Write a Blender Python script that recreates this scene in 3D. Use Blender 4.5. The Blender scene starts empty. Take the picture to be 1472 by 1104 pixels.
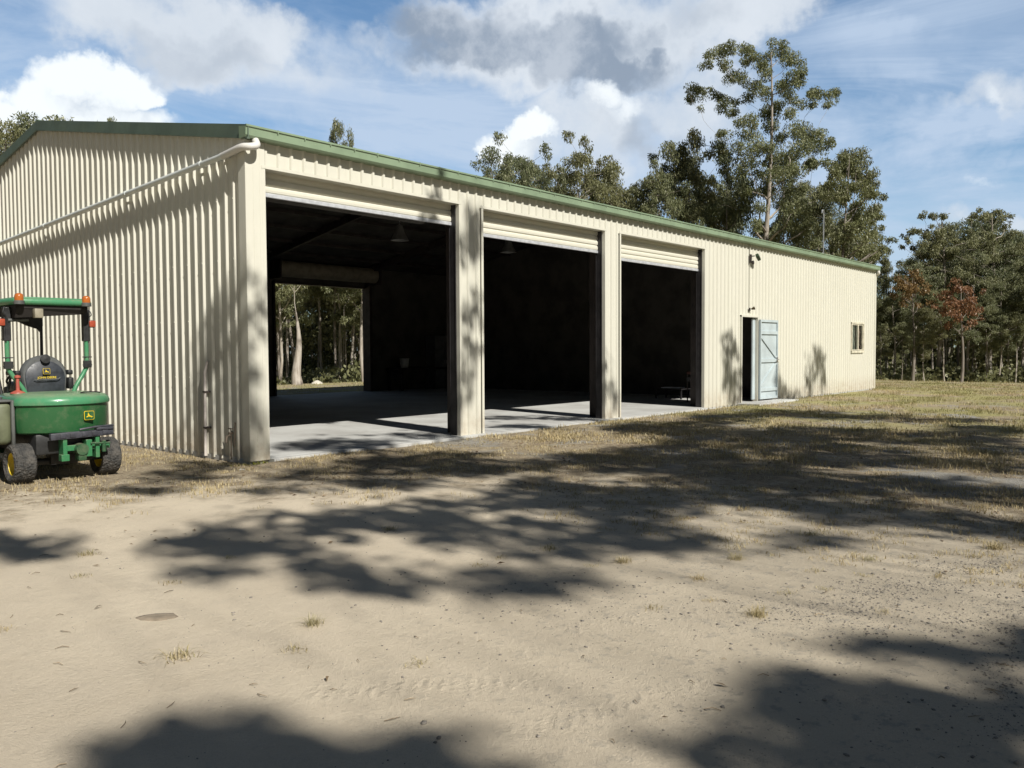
import bpy, bmesh, math, random
import numpy as np
from mathutils import Vector, Matrix, noise
random.seed(7); RN=np.random.RandomState(11)
sc=bpy.context.scene; COL=sc.collection
R=math.radians
# ------------------------------------------------------------------ camera
FPX,YAW,PIT,ROLL=1205.28,.8597,-.041,-.0052
CAM=Vector((-5.7425,-9.2297,1.35))
FW=Vector((math.sin(YAW)*math.cos(PIT),math.cos(YAW)*math.cos(PIT),math.sin(PIT)))
_r0=Vector((math.cos(YAW),-math.sin(YAW),0)); _u0=_r0.cross(FW)
RT=_r0*math.cos(ROLL)+_u0*math.sin(ROLL); UP=-_r0*math.sin(ROLL)+_u0*math.cos(ROLL)
cd=bpy.data.cameras.new('camera'); co=bpy.data.objects.new('camera',cd); COL.objects.link(co)
cd.sensor_width=36; cd.lens=36*FPX/1472; cd.clip_end=2000; cd.clip_start=.05
m=Matrix((RT,UP,-FW)).transposed().to_4x4(); m.translation=CAM; co.matrix_world=m
sc.camera=co
def ray(px,py): return FW+RT*((px-736)/FPX)-UP*((py-552)/FPX)
def on(px,py,ax,val):
    d=ray(px,py); return CAM+d*((val-CAM[ax])/d[ax])
def deep(px,py,dep): return CAM+ray(px,py)*dep
SUN=Vector((.2,1,-.94))      # direction the sunlight travels
# ------------------------------------------------------------------ render / light
sc.view_settings.view_transform='Standard'; sc.view_settings.look='None'
sc.view_settings.exposure=.32; sc.view_settings.gamma=1
try:
    sc.cycles.max_bounces=6; sc.cycles.diffuse_bounces=2; sc.cycles.transparent_max_bounces=8
    sc.cycles.use_denoising=True; sc.cycles.sample_clamp_indirect=6
except Exception: pass
sl=bpy.data.lights.new('sun','SUN'); sl.energy=5.0; sl.angle=R(.55); sl.color=(1,.955,.87)
so=bpy.data.objects.new('sun',sl); COL.objects.link(so); so.rotation_euler=SUN.to_track_quat('-Z','Y').to_euler(); so.location=(-5,-30,30)
# ------------------------------------------------------------------ node helpers
class NT:
    def __init__(s,nt): s.nt=nt; s.nt.nodes.clear()
    def n(s,t,**k):
        o=s.nt.nodes.new(t)
        for a,b in k.items(): setattr(o,a,b)
        return o
    def put(s,sock,v):
        if isinstance(v,bpy.types.NodeSocket): s.nt.links.new(v,sock)
        elif v is not None: sock.default_value=v
    def math(s,op,a,b=None,c=None,clamp=False):
        o=s.n('ShaderNodeMath',operation=op,use_clamp=clamp)
        s.put(o.inputs[0],a)
        if b is not None: s.put(o.inputs[1],b)
        if c is not None: s.put(o.inputs[2],c)
        return o.outputs[0]
    def vmath(s,op,a,b=None,sc_=None):
        o=s.n('ShaderNodeVectorMath',operation=op); s.put(o.inputs[0],a)
        if b is not None: s.put(o.inputs[1],b)
        if sc_ is not None: s.put(o.inputs['Scale'],sc_)
        return o.outputs[0]
    def noise(s,vec,scale,det=4,rough=.55,dist=0):
        o=s.n('ShaderNodeTexNoise'); s.put(o.inputs['Vector'],vec); o.inputs['Scale'].default_value=scale
        o.inputs['Detail'].default_value=det; o.inputs['Roughness'].default_value=rough; o.inputs['Distortion'].default_value=dist
        return o.outputs
    def ss(s,v,lo,hi,a=0.,b=1.):
        o=s.n('ShaderNodeMapRange',interpolation_type='SMOOTHSTEP'); s.put(o.inputs[0],v)
        o.inputs[1].default_value=lo;o.inputs[2].default_value=hi;o.inputs[3].default_value=a;o.inputs[4].default_value=b
        return o.outputs[0]
    def lin(s,v,lo,hi,a=0.,b=1.):
        o=s.n('ShaderNodeMapRange'); s.put(o.inputs[0],v)
        o.inputs[1].default_value=lo;o.inputs[2].default_value=hi;o.inputs[3].default_value=a;o.inputs[4].default_value=b
        return o.outputs[0]
    def mix(s,f,a,b,bt='MIX'):
        o=s.n('ShaderNodeMix',data_type='RGBA',blend_type=bt); s.put(o.inputs[0],f)
        for i,v in ((6,a),(7,b)):
            if isinstance(v,bpy.types.NodeSocket): s.nt.links.new(v,o.inputs[i])
            else: o.inputs[i].default_value=(*v,1) if len(v)==3 else v
        return o.outputs[2]
def newmat(name):
    m=bpy.data.materials.new(name); m.use_nodes=True; t=NT(m.node_tree)
    out=t.n('ShaderNodeOutputMaterial'); b=t.n('ShaderNodeBsdfPrincipled'); t.nt.links.new(b.outputs[0],out.inputs[0])
    return m,t,b,out
def bump(t,b,h,dist,strength=1.):
    o=t.n('ShaderNodeBump'); o.inputs['Strength'].default_value=strength; o.inputs['Distance'].default_value=dist
    t.put(o.inputs['Height'],h); t.nt.links.new(o.outputs[0],b.inputs['Normal']); return o
def simple(name,col,rough=.5,metal=0,var=.18,scale=6,col2=None,bmp=0,bscale=40,coat=0):
    m,t,b,_=newmat(name); g=t.n('ShaderNodeTexCoord').outputs['Object']
    n=t.noise(g,scale,5,.6)[0]
    c2=col2 or tuple(c*(1-var*1.6) for c in col)
    f=t.ss(n,.38,.66)
    t.put(b.inputs['Base Color'],t.mix(f,col,c2))
    t.put(b.inputs['Roughness'],t.lin(t.noise(g,scale*3,3)[0],.3,.7,max(.05,rough-.1),min(1,rough+.12)))
    b.inputs['Metallic'].default_value=metal
    if coat: b.inputs['Coat Weight'].default_value=coat
    if bmp: bump(t,b,t.noise(g,bscale,4,.6)[0],bmp)
    return m
# ------------------------------------------------------------------ materials
def mat_cream(name,col,dirt=1.):
    m,t,b,_=newmat(name); g=t.n('ShaderNodeNewGeometry').outputs['Position']
    st=t.n('ShaderNodeMapping'); st.inputs['Scale'].default_value=(5,5,.25); t.put(st.inputs[0],g)
    streak=t.noise(st.outputs[0],1.6,5,.65)[0]; big=t.noise(g,.7,4,.6)[0]
    sep=t.n('ShaderNodeSeparateXYZ'); t.put(sep.inputs[0],g)
    low=t.ss(sep.outputs[2],.0,.55,1.,0.)
    c=t.mix(t.ss(streak,.45,.75,0,.22*dirt),col,(col[0]*.74,col[1]*.72,col[2]*.66))
    c=t.mix(t.ss(big,.42,.72,0,.16*dirt),c,(col[0]*.86,col[1]*.86,col[2]*.84))
    sp=t.math('MULTIPLY',low,t.ss(t.noise(g,7,5,.7)[0],.35,.7,.25,1.))
    c=t.mix(t.math('MULTIPLY',sp,.55*dirt),c,(.36,.27,.18))
    t.put(b.inputs['Base Color'],c); b.inputs['Roughness'].default_value=.42
    bump(t,b,t.noise(g,2.2,3)[0],.006)
    return m
M={}
M['cream']=mat_cream('cream_steel',(.61,.60,.522))
M['cream_door']=mat_cream('cream_curtain',(.615,.60,.512),.5)
M['lining']=simple('shade_dark_sheet',(.085,.078,.068),.8,0,.3,1.5)  # interior shade put into a near-black base colour
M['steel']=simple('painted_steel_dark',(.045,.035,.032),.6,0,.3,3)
M['galv']=simple('galvanised',(.55,.56,.56),.35,.7,.2,8)
M['alu']=simple('aluminium_rail',(.66,.68,.72),.38,.35,.12,9)
M['green_trim']=simple('green_trim',(.235,.315,.21),.4,0,.12,2)
M['barge']=simple('shaded_green_capping',(.11,.15,.115),.45,0,.12,2)  # trim green darkened, shade on the gable edge put into the colour
M['roof']=simple('green_roof',(.20,.26,.19),.45,0,.15,1)
M['pvc']=simple('grey_pvc',(.66,.70,.69),.35,0,.1,3)
M['pvcw']=simple('white_pvc',(.66,.65,.62),.4,0,.1,3)
M['doorblue']=simple('door_blue_grey',(.46,.53,.555),.5,0,.1,2)
M['black']=simple('black_rubber',(.018,.018,.02),.7,0,.3,6)
M['guide']=simple('door_guide',(.03,.028,.03),.45,0,.3,4)
M['window_frame']=simple('window_frame_cream',(.74,.70,.56),.4)
M['curtain']=simple('brown_curtain',(.20,.12,.085),.8,0,.3,12)
M['blind']=simple('grey_blind',(.36,.37,.31),.8,0,.2,10)
m,t,b,_=newmat('window_glass'); b.inputs['Base Color'].default_value=(.9,.95,.93,1); b.inputs['Roughness'].default_value=.02
b.inputs['Transmission Weight'].default_value=1; b.inputs['IOR'].default_value=1.15; M['glass']=m
# concrete
m,t,b,_=newmat('concrete'); g=t.n('ShaderNodeNewGeometry').outputs['Position']
n1=t.noise(g,.8,6,.65)[0]; n2=t.noise(g,9,5,.7)[0]
c=t.mix(t.ss(n1,.35,.7),(.50,.505,.49),(.37,.365,.35)); c=t.mix(t.ss(n2,.55,.75,0,.5),c,(.30,.29,.27))
t.put(b.inputs['Base Color'],c); b.inputs['Roughness'].default_value=.75
bump(t,b,n2,.004); M['concrete']=m
# ------------------------------------------------------------------ mesh helpers
class MB:
    def __init__(s): s.v=[]; s.f=[]
    def add(s,vs,fs):
        o=len(s.v); s.v+= [tuple(v) for v in vs]; s.f+=[tuple(i+o for i in f) for f in fs]; return s
    def box(s,x0,x1,y0,y1,z0,z1,bev=0,mat=None):
        bm=bmesh.new(); bmesh.ops.create_cube(bm,size=1)
        for v in bm.verts: v.co=Vector(((x0+x1)/2+v.co.x*(x1-x0),(y0+y1)/2+v.co.y*(y1-y0),(z0+z1)/2+v.co.z*(z1-z0)))
        if bev: bmesh.ops.bevel(bm,geom=list(bm.edges),offset=bev,segments=2,affect='EDGES',profile=.5)
        if mat is not None: bm.transform(mat)
        bm.verts.index_update(); s.add([v.co[:] for v in bm.verts],[[v.index for v in f.verts] for f in bm.faces]); bm.free(); return s
    def tube(s,pts,rad,n=8,cap=True):
        pts=[Vector(p) for p in pts]; N=len(pts)
        rad=rad if isinstance(rad,(list,tuple)) else [rad]*N
        o=len(s.v); pu=None
        for i,p in enumerate(pts):
            d=(pts[min(i+1,N-1)]-pts[max(i-1,0)]).normalized()
            if pu is None:
                a=Vector((0,0,1)) if abs(d.z)<.9 else Vector((1,0,0)); pu=d.cross(a).normalized()
            else: pu=(pu-d*pu.dot(d)).normalized()
            w=d.cross(pu)
            for k in range(n):
                an=2*math.pi*k/n; s.v.append(tuple(p+(pu*math.cos(an)+w*math.sin(an))*rad[i]))
        for i in range(N-1):
            for k in range(n):
                k2=(k+1)%n; s.f.append((o+i*n+k,o+i*n+k2,o+(i+1)*n+k2,o+(i+1)*n+k))
        if cap:
            s.f.append(tuple(o+k for k in range(n))[::-1]); s.f.append(tuple(o+(N-1)*n+k for k in range(n)))
        return s
    def lathe(s,prof,n=24,mat=None):   # profile (r,z) about Z
        o=len(s.v); mat=mat or Matrix()
        for r,z in prof:
            for k in range(n):
                a=2*math.pi*k/n; s.v.append(tuple(mat@Vector((r*math.cos(a),r*math.sin(a),z))))
        for i in range(len(prof)-1):
            for k in range(n):
                k2=(k+1)%n; s.f.append((o+i*n+k,o+i*n+k2,o+(i+1)*n+k2,o+(i+1)*n+k))
        return s
    def prism(s,poly,ext,mat=None): # poly 2D in XZ, extruded along Y by ext=(y0,y1)
        mat=mat or Matrix(); n=len(poly); o=len(s.v)
        for y in ext:
            for (x,z) in poly: s.v.append(tuple(mat@Vector((x,y,z))))
        s.f.append(tuple(o+i for i in range(n))); s.f.append(tuple(o+n+i for i in range(n))[::-1])
        for i in range(n):
            j=(i+1)%n; s.f.append((o+i,o+n+i,o+n+j,o+j))
        return s
    def build(s,name,mat,parent=None,smooth=0,loc=None):
        me=bpy.data.meshes.new(name); me.from_pydata(s.v,[],s.f); me.validate(); 
        bm=bmesh.new(); bm.from_mesh(me); bmesh.ops.recalc_face_normals(bm,faces=bm.faces) if len(s.f)<30000 else None; bm.to_mesh(me); bm.free()
        me.materials.append(mat)
        if smooth: me.shade_smooth(); me.set_sharp_from_angle(angle=R(smooth))
        o=bpy.data.objects.new(name,me); COL.objects.link(o)
        if parent: o.parent=parent
        if loc is not None: o.location=loc
        return o
def tag(o,label=None,cat=None,group=None,kind=None):
    if label:o['label']=label
    if cat:o['category']=cat
    if group:o['group']=group
    if kind:o['kind']=kind
    return o
def empty(name,loc=(0,0,0),rz=0):
    o=bpy.data.objects.new(name,None); o.location=loc; o.rotation_euler=(0,0,rz); o.empty_display_size=.2; COL.objects.link(o); return o
def copy_tree(o,parent=None):
    c=o.copy(); COL.objects.link(c); c.parent=parent
    for k in ('label','group'):
        if parent is None and k in c: del c[k]
    for ch in list(o.children): copy_tree(ch,c)
    return c
def npmesh(name,V,F,mat,parent=None,attr=None):
    me=bpy.data.meshes.new(name); V=np.asarray(V,dtype=np.float32); F=np.asarray(F,dtype=np.int32); k=F.shape[1]
    me.vertices.add(len(V)); me.vertices.foreach_set('co',V.ravel())
    me.loops.add(F.size); me.loops.foreach_set('vertex_index',F.ravel())
    me.polygons.add(len(F)); me.polygons.foreach_set('loop_start',np.arange(0,F.size,k,dtype=np.int32))
    if attr is not None:
        for an,av in attr.items():
            a=me.attributes.new(an,'FLOAT','POINT'); a.data.foreach_set('value',np.asarray(av,dtype=np.float32))
    me.update(calc_edges=True); me.materials.append(mat)
    o=bpy.data.objects.new(name,me); COL.objects.link(o)
    if parent:o.parent=parent
    return o
# ------------------------------------------------------------------ SHED
P=.1917; L=23.75; W=12.62; ZE=4.02; RISE=1.18; OP0=.24; OPW=3.45; BAY=4.0; ZT=3.62
SL=RISE/(W/2)
shed=empty('machinery_shed',(0,0,0))
tag(shed,'long cream corrugated metal shed with green trim and three open roller doors','shed')
def roofz(y): return ZE+SL*min(y,W-y)
def corr(u0,u1,ints,place,k0=0.,rib=.026,mesh=None):
    """sheet of trapezoidal ribs; ints(u)->[(z0,z1)], place(u,z,out)->co"""
    mb=mesh or MB(); bp=set([u0,u1]); k=math.floor((u0-k0)/P)-1
    prof=[]
    while k0+k*P<u1+P:
        c=k0+k*P
        for du,h in ((-.030,0),(-.014,1),(.014,1),(.030,0)): prof.append((c+du,h*rib))
        k+=1
    def hgt(u):
        for i in range(len(prof)-1):
            a,b=prof[i],prof[i+1]
            if a[0]<=u<=b[0]:
                return a[1]+(b[1]-a[1])*(u-a[0])/(b[0]-a[0])
        return 0
    us=[u for u,_ in prof if u0<u<u1]+[u0,u1]+ints(None)
    us=sorted(set(round(u,5) for u in us if u0-1e-6<=u<=u1+1e-6))
    for a,b in zip(us,us[1:]):
        if b-a<1e-4: continue
        ha,hb=hgt(a+1e-6),hgt(b-1e-6)
        for z0a,z0b,z1a,z1b in ints(((a+b)/2,a,b)):
            mb.add([place(a,z0a,ha),place(b,z0b,hb),place(b,z1b,hb),place(a,z1a,ha)],[(0,1,2,3)])
    return mb
DOORX=(13.62,14.50); WINX=(21.42,22.55)
ops=[(OP0+i*BAY,OP0+i*BAY+OPW,-1,ZT) for i in range(3)]+[(DOORX[0],DOORX[1],-1,2.13),(WINX[0],WINX[1],1.22,2.15)]
def front_ints(q):
    if q is None: return [v for o in ops for v in o[:2]]
    u,a,b=q
    for x0,x1,z0,z1 in ops:
        if x0<u<x1:
            r=[(z1,z1,ZE,ZE)]
            if z0>0: r.append((-.02,-.02,z0,z0))
            return r
    return [(-.02,-.02,ZE,ZE)]
corr(0,L,front_ints,lambda u,z,h:(u,-h,z),.2676-OP0+OP0).build('front_wall',M['cream'],shed)
def gab(q):
    if q is None: return [W/2]
    u,a,b=q; return [(-.03,-.03,roofz(a)-.01,roofz(b)-.01)]
sw=corr(0.02,W,gab,lambda u,z,h:(-h,u,z),.2605,rib=.034)
for z in (.12,1.0,1.75,2.5,3.25):
    for kk in range(0,64,2):
        y=.2605+kk*P
        if y<W-.1: sw.box(-.041,-.034,y-.006,y+.006,z-.006,z+.006)
sw.build('side_wall',M['cream'],shed)
corr(0.02,W,gab,lambda u,z,h:(L+h,u,z),.2605).build('end_wall',M['cream'],shed)
RX0,RX1,RZT=8.62,12.12,3.38
def rear(q):
    if q is None: return [RX0,RX1]
    u=q[0]; return [(RZT,RZT,ZE,ZE)] if RX0<u<RX1 else [(-.02,-.02,ZE,ZE)]
corr(0,L,rear,lambda u,z,h:(u,W+h,z),.25).build('rear_wall',M['cream'],shed)
# roof sheets (ribs run down the slope) with overhang
rf=MB()
def rint(q):
    if q is None: return []
    return [(-.10,-.10,W/2,W/2)]
corr(-.06,L+.06,rint,lambda u,y,h:(u,y,ZE+SL*y+.05+h),.1,mesh=rf)
corr(-.06,L+.06,rint,lambda u,y,h:(u,W-y,ZE+SL*y+.05+h),.1,mesh=rf)
roof=rf.build('roof',M['roof'],shed)
MB().prism([(-.16,-.03),(0,.035),(.16,-.03),(.16,-.045),(0,.02),(-.16,-.045)],(-.06,L+.06),Matrix.Translation((0,W/2,roofz(W/2)+.075))@Matrix.Rotation(R(-90),4,'Z')).build('ridge_cap',M['green_trim'],roof)
# barge capping on both gables: folded strip
def barge(x0,sgn):
    mb=MB()
    for ya,yb in ((-.16,W/2),(W+.16,W/2)):
        za,zb=ZE+SL*min(ya,W-ya)+.085,roofz(W/2)+.085
        o=sgn*.06
        # face, top return, lower lip
        for (xa,xb,da,db) in ((x0+o-.006,x0+o+.006,-.145,0),(x0+o-.11 if sgn>0 else x0+o,x0+o if sgn>0 else x0+o+.11,-.004,.008),(x0+o-.018,x0+o+.018,-.165,-.145)):
            vs=[]
            for y,z in ((ya,za),(yb,zb)):
                vs+=[(xa,y,z+da),(xb,y,z+da),(xb,y,z+db),(xa,y,z+db)]
            mb.add(vs,[(0,1,2,3),(4,5,6,7),(0,1,5,4),(1,2,6,5),(2,3,7,6),(3,0,4,7)])
    return mb
barge(0,-1).build('barge_board',M['barge'],shed); barge(L,1).build('barge_board',M['barge'],shed)
# gutters: quad profile
gp=[(0,.0),(0,-.125),(-.125,-.125),(-.145,-.10),(-.15,-.01),(-.165,.0),(-.165,.022),(-.150,.022),(-.140,.004),(-.135,-.09),(-.118,-.113),(-.012,-.113),(-.012,0)]
def gutter(y,sgn):
    mb=MB(); n=len(gp); xs=(-.09,L+.09)
    for x in xs: mb.add([(x,y+sgn*p,ZE+.04+q) for p,q in gp],[])
    mb.f+= [(i,(i+1)%n,n+(i+1)%n,n+i) for i in range(n)]
    for x in xs: mb.add([(x,y+sgn*p,ZE+.04+q) for p,q in gp[:6]+[(0,.022)]],[tuple(range(7))])
    if sgn>0:
        for i in range(60): x=.35+i*.4; mb.box(x,x+.012,-.168,-.155,ZE+.02,ZE+.066)
    return mb
g1=gutter(0,1).build('gutter',M['green_trim'],shed); gutter(W,-1).build('gutter',M['green_trim'],shed)
# flashings around openings and corners
for fx,sg in ((0,1),(L,-1)):
    fl=MB(); u=lambda a_,b_:(min(fx+sg*a_,fx+sg*b_),max(fx+sg*a_,fx+sg*b_))
    w_=.24 if sg>0 else .1
    fl.box(*u(-.035,w_),-.034,-.028,-.02,ZE-.09); fl.box(*u(-.036,-.029),-.028,.12,-.02,ZE-.09)
    if sg>0:
        for k in (.07,.16): fl.box(k,k+.006,-.037,-.034,-.02,ZE-.09)
    fl.build('corner_flashing',M['cream'],shed)
SETB=.15
for i in range(3):
    x0,x1=OP0+i*BAY,OP0+i*BAY+OPW
    fr=MB(); 
    fr.box(x0-.045,x0+.004,-.036,-.029,-.02,ZT+.03); fr.box(x1-.004,x1+.045,-.036,-.029,-.02,ZT+.03)
    fr.box(x0-.05,x1+.05,-.040,-.030,ZT-.004,ZT+.035)
    fr.box(x0-.001,x0+.004,-.029,SETB-.115,-.02,ZT); fr.box(x1-.004,x1+.001,-.029,SETB-.115,-.02,ZT)
    fr.box(x0-.05,x1+.05,-.03,SETB,ZT-.006,ZT-.001)
    fr.build('opening_frame',M['cream'],shed)
fr=MB(); fr.box(RX0-.05,RX0+.01,W-.2,W+.04,0,RZT); fr.box(RX1-.01,RX1+.05,W-.2,W+.04,0,RZT); fr.box(RX0-.05,RX1+.05,W-.2,W+.04,RZT-.01,RZT+.05); fr.build('opening_frame',M['steel'],shed)
# roller doors
for i,zb in enumerate((3.30,3.20,3.12)):
    x0,x1=OP0+i*BAY,OP0+i*BAY+OPW; rd=MB(); z=zb+.05; prof=[]
    pitch=.095
    zz=z
    while zz<ZT+.25:
        prof+=[(0,zz),(-.006,zz+.006),(-.017,zz+.018),(-.020,zz+.045),(-.017,zz+.074),(-.004,zz+.088)]; zz+=pitch
    for a,b in zip(prof,prof[1:]):
        rd.add([(x0+.01,SETB+a[0],a[1]),(x1-.01,SETB+a[0],a[1]),(x1-.01,SETB+b[0],b[1]),(x0+.01,SETB+b[0],b[1])],[(0,1,2,3)])
    d=rd.build('roller_door',M['cream_door'],shed)
    MB().box(x0+.01,x1-.01,SETB-.028,SETB+.012,zb,zb+.052,.006).build('bottom_rail',M['alu'],d)
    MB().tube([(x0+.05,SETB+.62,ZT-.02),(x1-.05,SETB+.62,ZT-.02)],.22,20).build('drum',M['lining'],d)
    for xx in (x0-.052,x1-.018):
        g=MB(); g.box(xx,xx+.07,SETB-.112,SETB-.106,0.,ZT); g.box(xx,xx+.07,SETB+.018,SETB+.023,0.,ZT)
        g.box(xx+.052 if xx<x0+.1 else xx+.008,xx+.058 if xx<x0+.1 else xx+.014,SETB-.106,SETB+.018,0.,ZT)
        g.build('guide',M['guide'],d)
rd=MB(); rd.tube([(RX0-.1,W-.45,RZT+.40),(RX1+.1,W-.45,RZT+.40)],.24,24)
drumm=simple('drum_cream',(.30,.26,.19),.6)
d=rd.build('roller_door',drumm,shed,30)
for xx in (RX0-.16,RX1+.11): g=MB(); g.box(xx,xx+.04,W-.75,W-.15,RZT+.1,RZT+.66); g.build('bracket',M['steel'],d)
# floor
fs=MB(); fs.box(-.02,L+.02,.003,W+.05,-.25,0); fs.build('floor_slab',M['concrete'],shed)
MB().box(.24,11.69,-.14,.002,-.25,-.004,.006).build('door_sill',M['concrete'],shed)
# added dark sheets standing in for interior shade, partition, portal frames
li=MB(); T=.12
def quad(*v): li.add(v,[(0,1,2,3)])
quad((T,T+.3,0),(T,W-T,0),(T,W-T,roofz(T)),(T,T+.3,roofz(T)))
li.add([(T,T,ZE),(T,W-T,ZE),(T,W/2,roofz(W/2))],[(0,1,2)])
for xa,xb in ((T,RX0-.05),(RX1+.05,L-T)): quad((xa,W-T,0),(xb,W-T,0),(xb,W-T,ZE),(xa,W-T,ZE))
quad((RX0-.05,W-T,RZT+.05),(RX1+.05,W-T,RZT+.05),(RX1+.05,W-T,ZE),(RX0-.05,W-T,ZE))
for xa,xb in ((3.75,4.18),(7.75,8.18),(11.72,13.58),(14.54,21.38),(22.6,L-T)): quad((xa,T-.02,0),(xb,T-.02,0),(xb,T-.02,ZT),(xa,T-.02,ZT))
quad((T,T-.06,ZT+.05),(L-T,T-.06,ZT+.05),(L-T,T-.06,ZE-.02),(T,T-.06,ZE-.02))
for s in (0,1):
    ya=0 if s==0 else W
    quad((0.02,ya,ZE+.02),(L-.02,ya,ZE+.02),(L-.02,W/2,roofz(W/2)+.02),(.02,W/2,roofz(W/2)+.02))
li.build('interior_shade_sheets',M['lining'],shed)
PXW=15.88
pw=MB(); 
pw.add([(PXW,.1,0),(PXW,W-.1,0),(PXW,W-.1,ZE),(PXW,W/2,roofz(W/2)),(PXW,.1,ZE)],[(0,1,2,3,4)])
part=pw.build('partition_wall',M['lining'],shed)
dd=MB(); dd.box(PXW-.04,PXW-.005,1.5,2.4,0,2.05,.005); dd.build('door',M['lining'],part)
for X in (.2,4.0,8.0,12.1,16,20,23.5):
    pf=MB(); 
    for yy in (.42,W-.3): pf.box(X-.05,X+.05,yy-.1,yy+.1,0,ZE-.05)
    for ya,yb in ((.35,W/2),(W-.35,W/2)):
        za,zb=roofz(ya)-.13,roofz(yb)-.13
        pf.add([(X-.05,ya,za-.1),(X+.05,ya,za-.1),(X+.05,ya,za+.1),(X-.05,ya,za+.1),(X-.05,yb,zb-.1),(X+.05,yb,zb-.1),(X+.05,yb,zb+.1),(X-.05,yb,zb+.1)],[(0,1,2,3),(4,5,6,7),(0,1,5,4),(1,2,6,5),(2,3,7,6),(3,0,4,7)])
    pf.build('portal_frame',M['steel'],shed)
pu=MB()
for k in range(1,12):
    y=k*W/12; pu.box(.1,L-.1,y-.03,y+.03,roofz(y)-.09,roofz(y)-.005)
pu.build('purlins',M['galv'] if 0 else M['steel'],shed)
# personnel door leaf folded right back against the wall
lf=empty('door',(DOORX[1]+.02,-.06,0.05),R(-2.0)); lf.parent=shed; lf['label']='pale blue-grey door folded back flat against the wall'
a=MB(); a.box(0,1.0,-.018,.0,0,2.03); a.build('door_sheet',M['doorblue'],lf)
fr=MB(); DB=-.05
for z0,z1 in ((0,.06),(.22,.30) if 0 else (1.97,2.03),(1.66,1.74),(.94,1.03),(.20,.28)): fr.box(.045,.955,DB,-.0182,z0,z1)
fr.box(0,.045,DB-.002,-.0184,0,2.03); fr.box(.955,1.0,DB-.002,-.0184,0,2.03)
def diag(xa,za,xb,zb,w=.03):
    d=Vector((xb-xa,0,zb-za)).normalized(); n=Vector((-d.z,0,d.x))*w
    q=[(xa+n.x,za+n.z),(xb+n.x,zb+n.z),(xb-n.x,zb-n.z),(xa-n.x,za-n.z)]
    fr.prism(q,(DB+.003,-.0186))
diag(.06,1.60,.94,1.05); diag(.94,.92,.06,.34)
fr.build('brace',M['doorblue'],lf)
hd=MB(); hd.box(.90,.97,DB-.02,DB-.003,.93,1.07,.004); hd.tube([(.93,DB-.02,1.0),(.93,DB-.06,1.0),(.84,DB-.065,1.0)],.01,8); hd.tube([(1.0,DB-.02,.95),(1.01,DB-.03,.55),(1.0,DB-.02,.15)],.007,6)
hd.build('handle',M['galv'],lf,40)
df=MB(); x0,x1=DOORX
df.box(x0-.05,x0,-.045,.1,-.02,2.17); df.box(x1,x1+.045,-.045,.1,-.02,2.17); df.box(x0-.05,x1+.045,-.047,.1,2.13,2.175)
df.build('door_frame',M['cream'],shed)
a=MB(); a.box(x1-.16,x1-.01,.02,.06,.05,2.1,.004); a.build('door_stop',M['doorblue'],shed)
# sliding window
wf=empty('window',((WINX[0]),0,1.22)); wf.parent=shed
ww,wh=WINX[1]-WINX[0],.93; f=MB(); e=.045
f.box(-.02,ww+.02,-.05,.05,-.03,e-.01); f.box(-.02,ww+.02,-.05,.05,wh-e+.01,wh+.02); f.box(-.02,e-.01,-.048,.048,0,wh); f.box(ww-e+.01,ww+.02,-.048,.048,0,wh)
f.box(ww*.52,ww*.52+.06,-.035,.03,e,wh-e); f.box(e,e+.03,-.03,.0,e,wh-e); f.box(ww-e-.03,ww-e,-.03,.0,e,wh-e)
f.box(e,ww-e,-.03,.0,e,e+.03); f.box(e,ww-e,-.03,.0,wh-e-.03,wh-e)
f.build('window_frame',M['window_frame'],wf)
MB().box(e,ww-e,-.012,-.006,e,wh-e).build('pane',M['glass'],wf)
def wavy(x0,x1,y,z0,z1,n=40,amp=.015,wl=.06):
    mb=MB(); pts=[(x0+(x1-x0)*i/n) for i in range(n+1)]
    for z in (z0,z1): mb.add([(x,y+amp*math.sin(x/wl*6.28),z) for x in pts],[])
    mb.f=[(i,i+1,n+2+i,n+1+i) for i in range(n)]; return mb
wavy(ww*.55,ww-e,.06,e,wh).build('curtain',M['curtain'],wf,60); 
b_=MB()
for k in range(26): b_.box(e,ww*.5,.05,.053,e+k*.032,e+k*.032+.028)
b_.build('blind',M['blind'],wf)
# shed side pipework: elbow from gutter, long pipe sloping back along the gable
pts=[(.07,-.10,ZE-.10),(.05,-.16,ZE-.17),(-.03,-.16,ZE-.20),(-.085,-.06,ZE-.2),(-.095,.12,ZE-.22),(-.095,.35,ZE-.245)]
k=[p for p in pts]; 
def spl(p,n=6):
    p=[Vector(q) for q in p]; out=[]
    for i in range(len(p)-1):
        a,b,c,d=p[max(i-1,0)],p[i],p[i+1],p[min(i+2,len(p)-1)]
        for j in range(n):
            t=j/n; out.append(.5*((2*b)+(c-a)*t+(2*a-5*b+4*c-d)*t*t+(3*b-a-3*c+d)*t**3))
    out.append(p[-1]); return out
dp=MB(); dp.tube(spl(k),.045,16); o=dp.build('downpipe',M['pvcw'],shed,50)
dp=MB(); dp.tube([(-.095,.33,ZE-.243),(-.095,W+.3,ZE-.243-.054*(W))],.038,16); o2=dp.build('drain_pipe',M['pvc'],shed,50)
for yy in (.36,.9,3.0,6,9,12): 
    dp=MB(); z=ZE-.243-.054*(yy-.33); dp.tube([(-.095,yy-.03,z+.0016),(-.095,yy+.03,z-.0016)],.044,16); dp.box(-.06,-.0,yy-.01,yy+.01,z-.012,z+.012)
    dp.build('pipe_bracket',M['pvc'],o2,50)
dp=MB(); dp.tube(spl([(L+.0,-.08,ZE-.08),(L+.03,-.1,ZE-.17),(L+.12,.0,ZE-.22),(L+.12,.25,ZE-.3)]),.05,14); dp.build('downpipe',M['pvcw'],shed,50)
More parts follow.
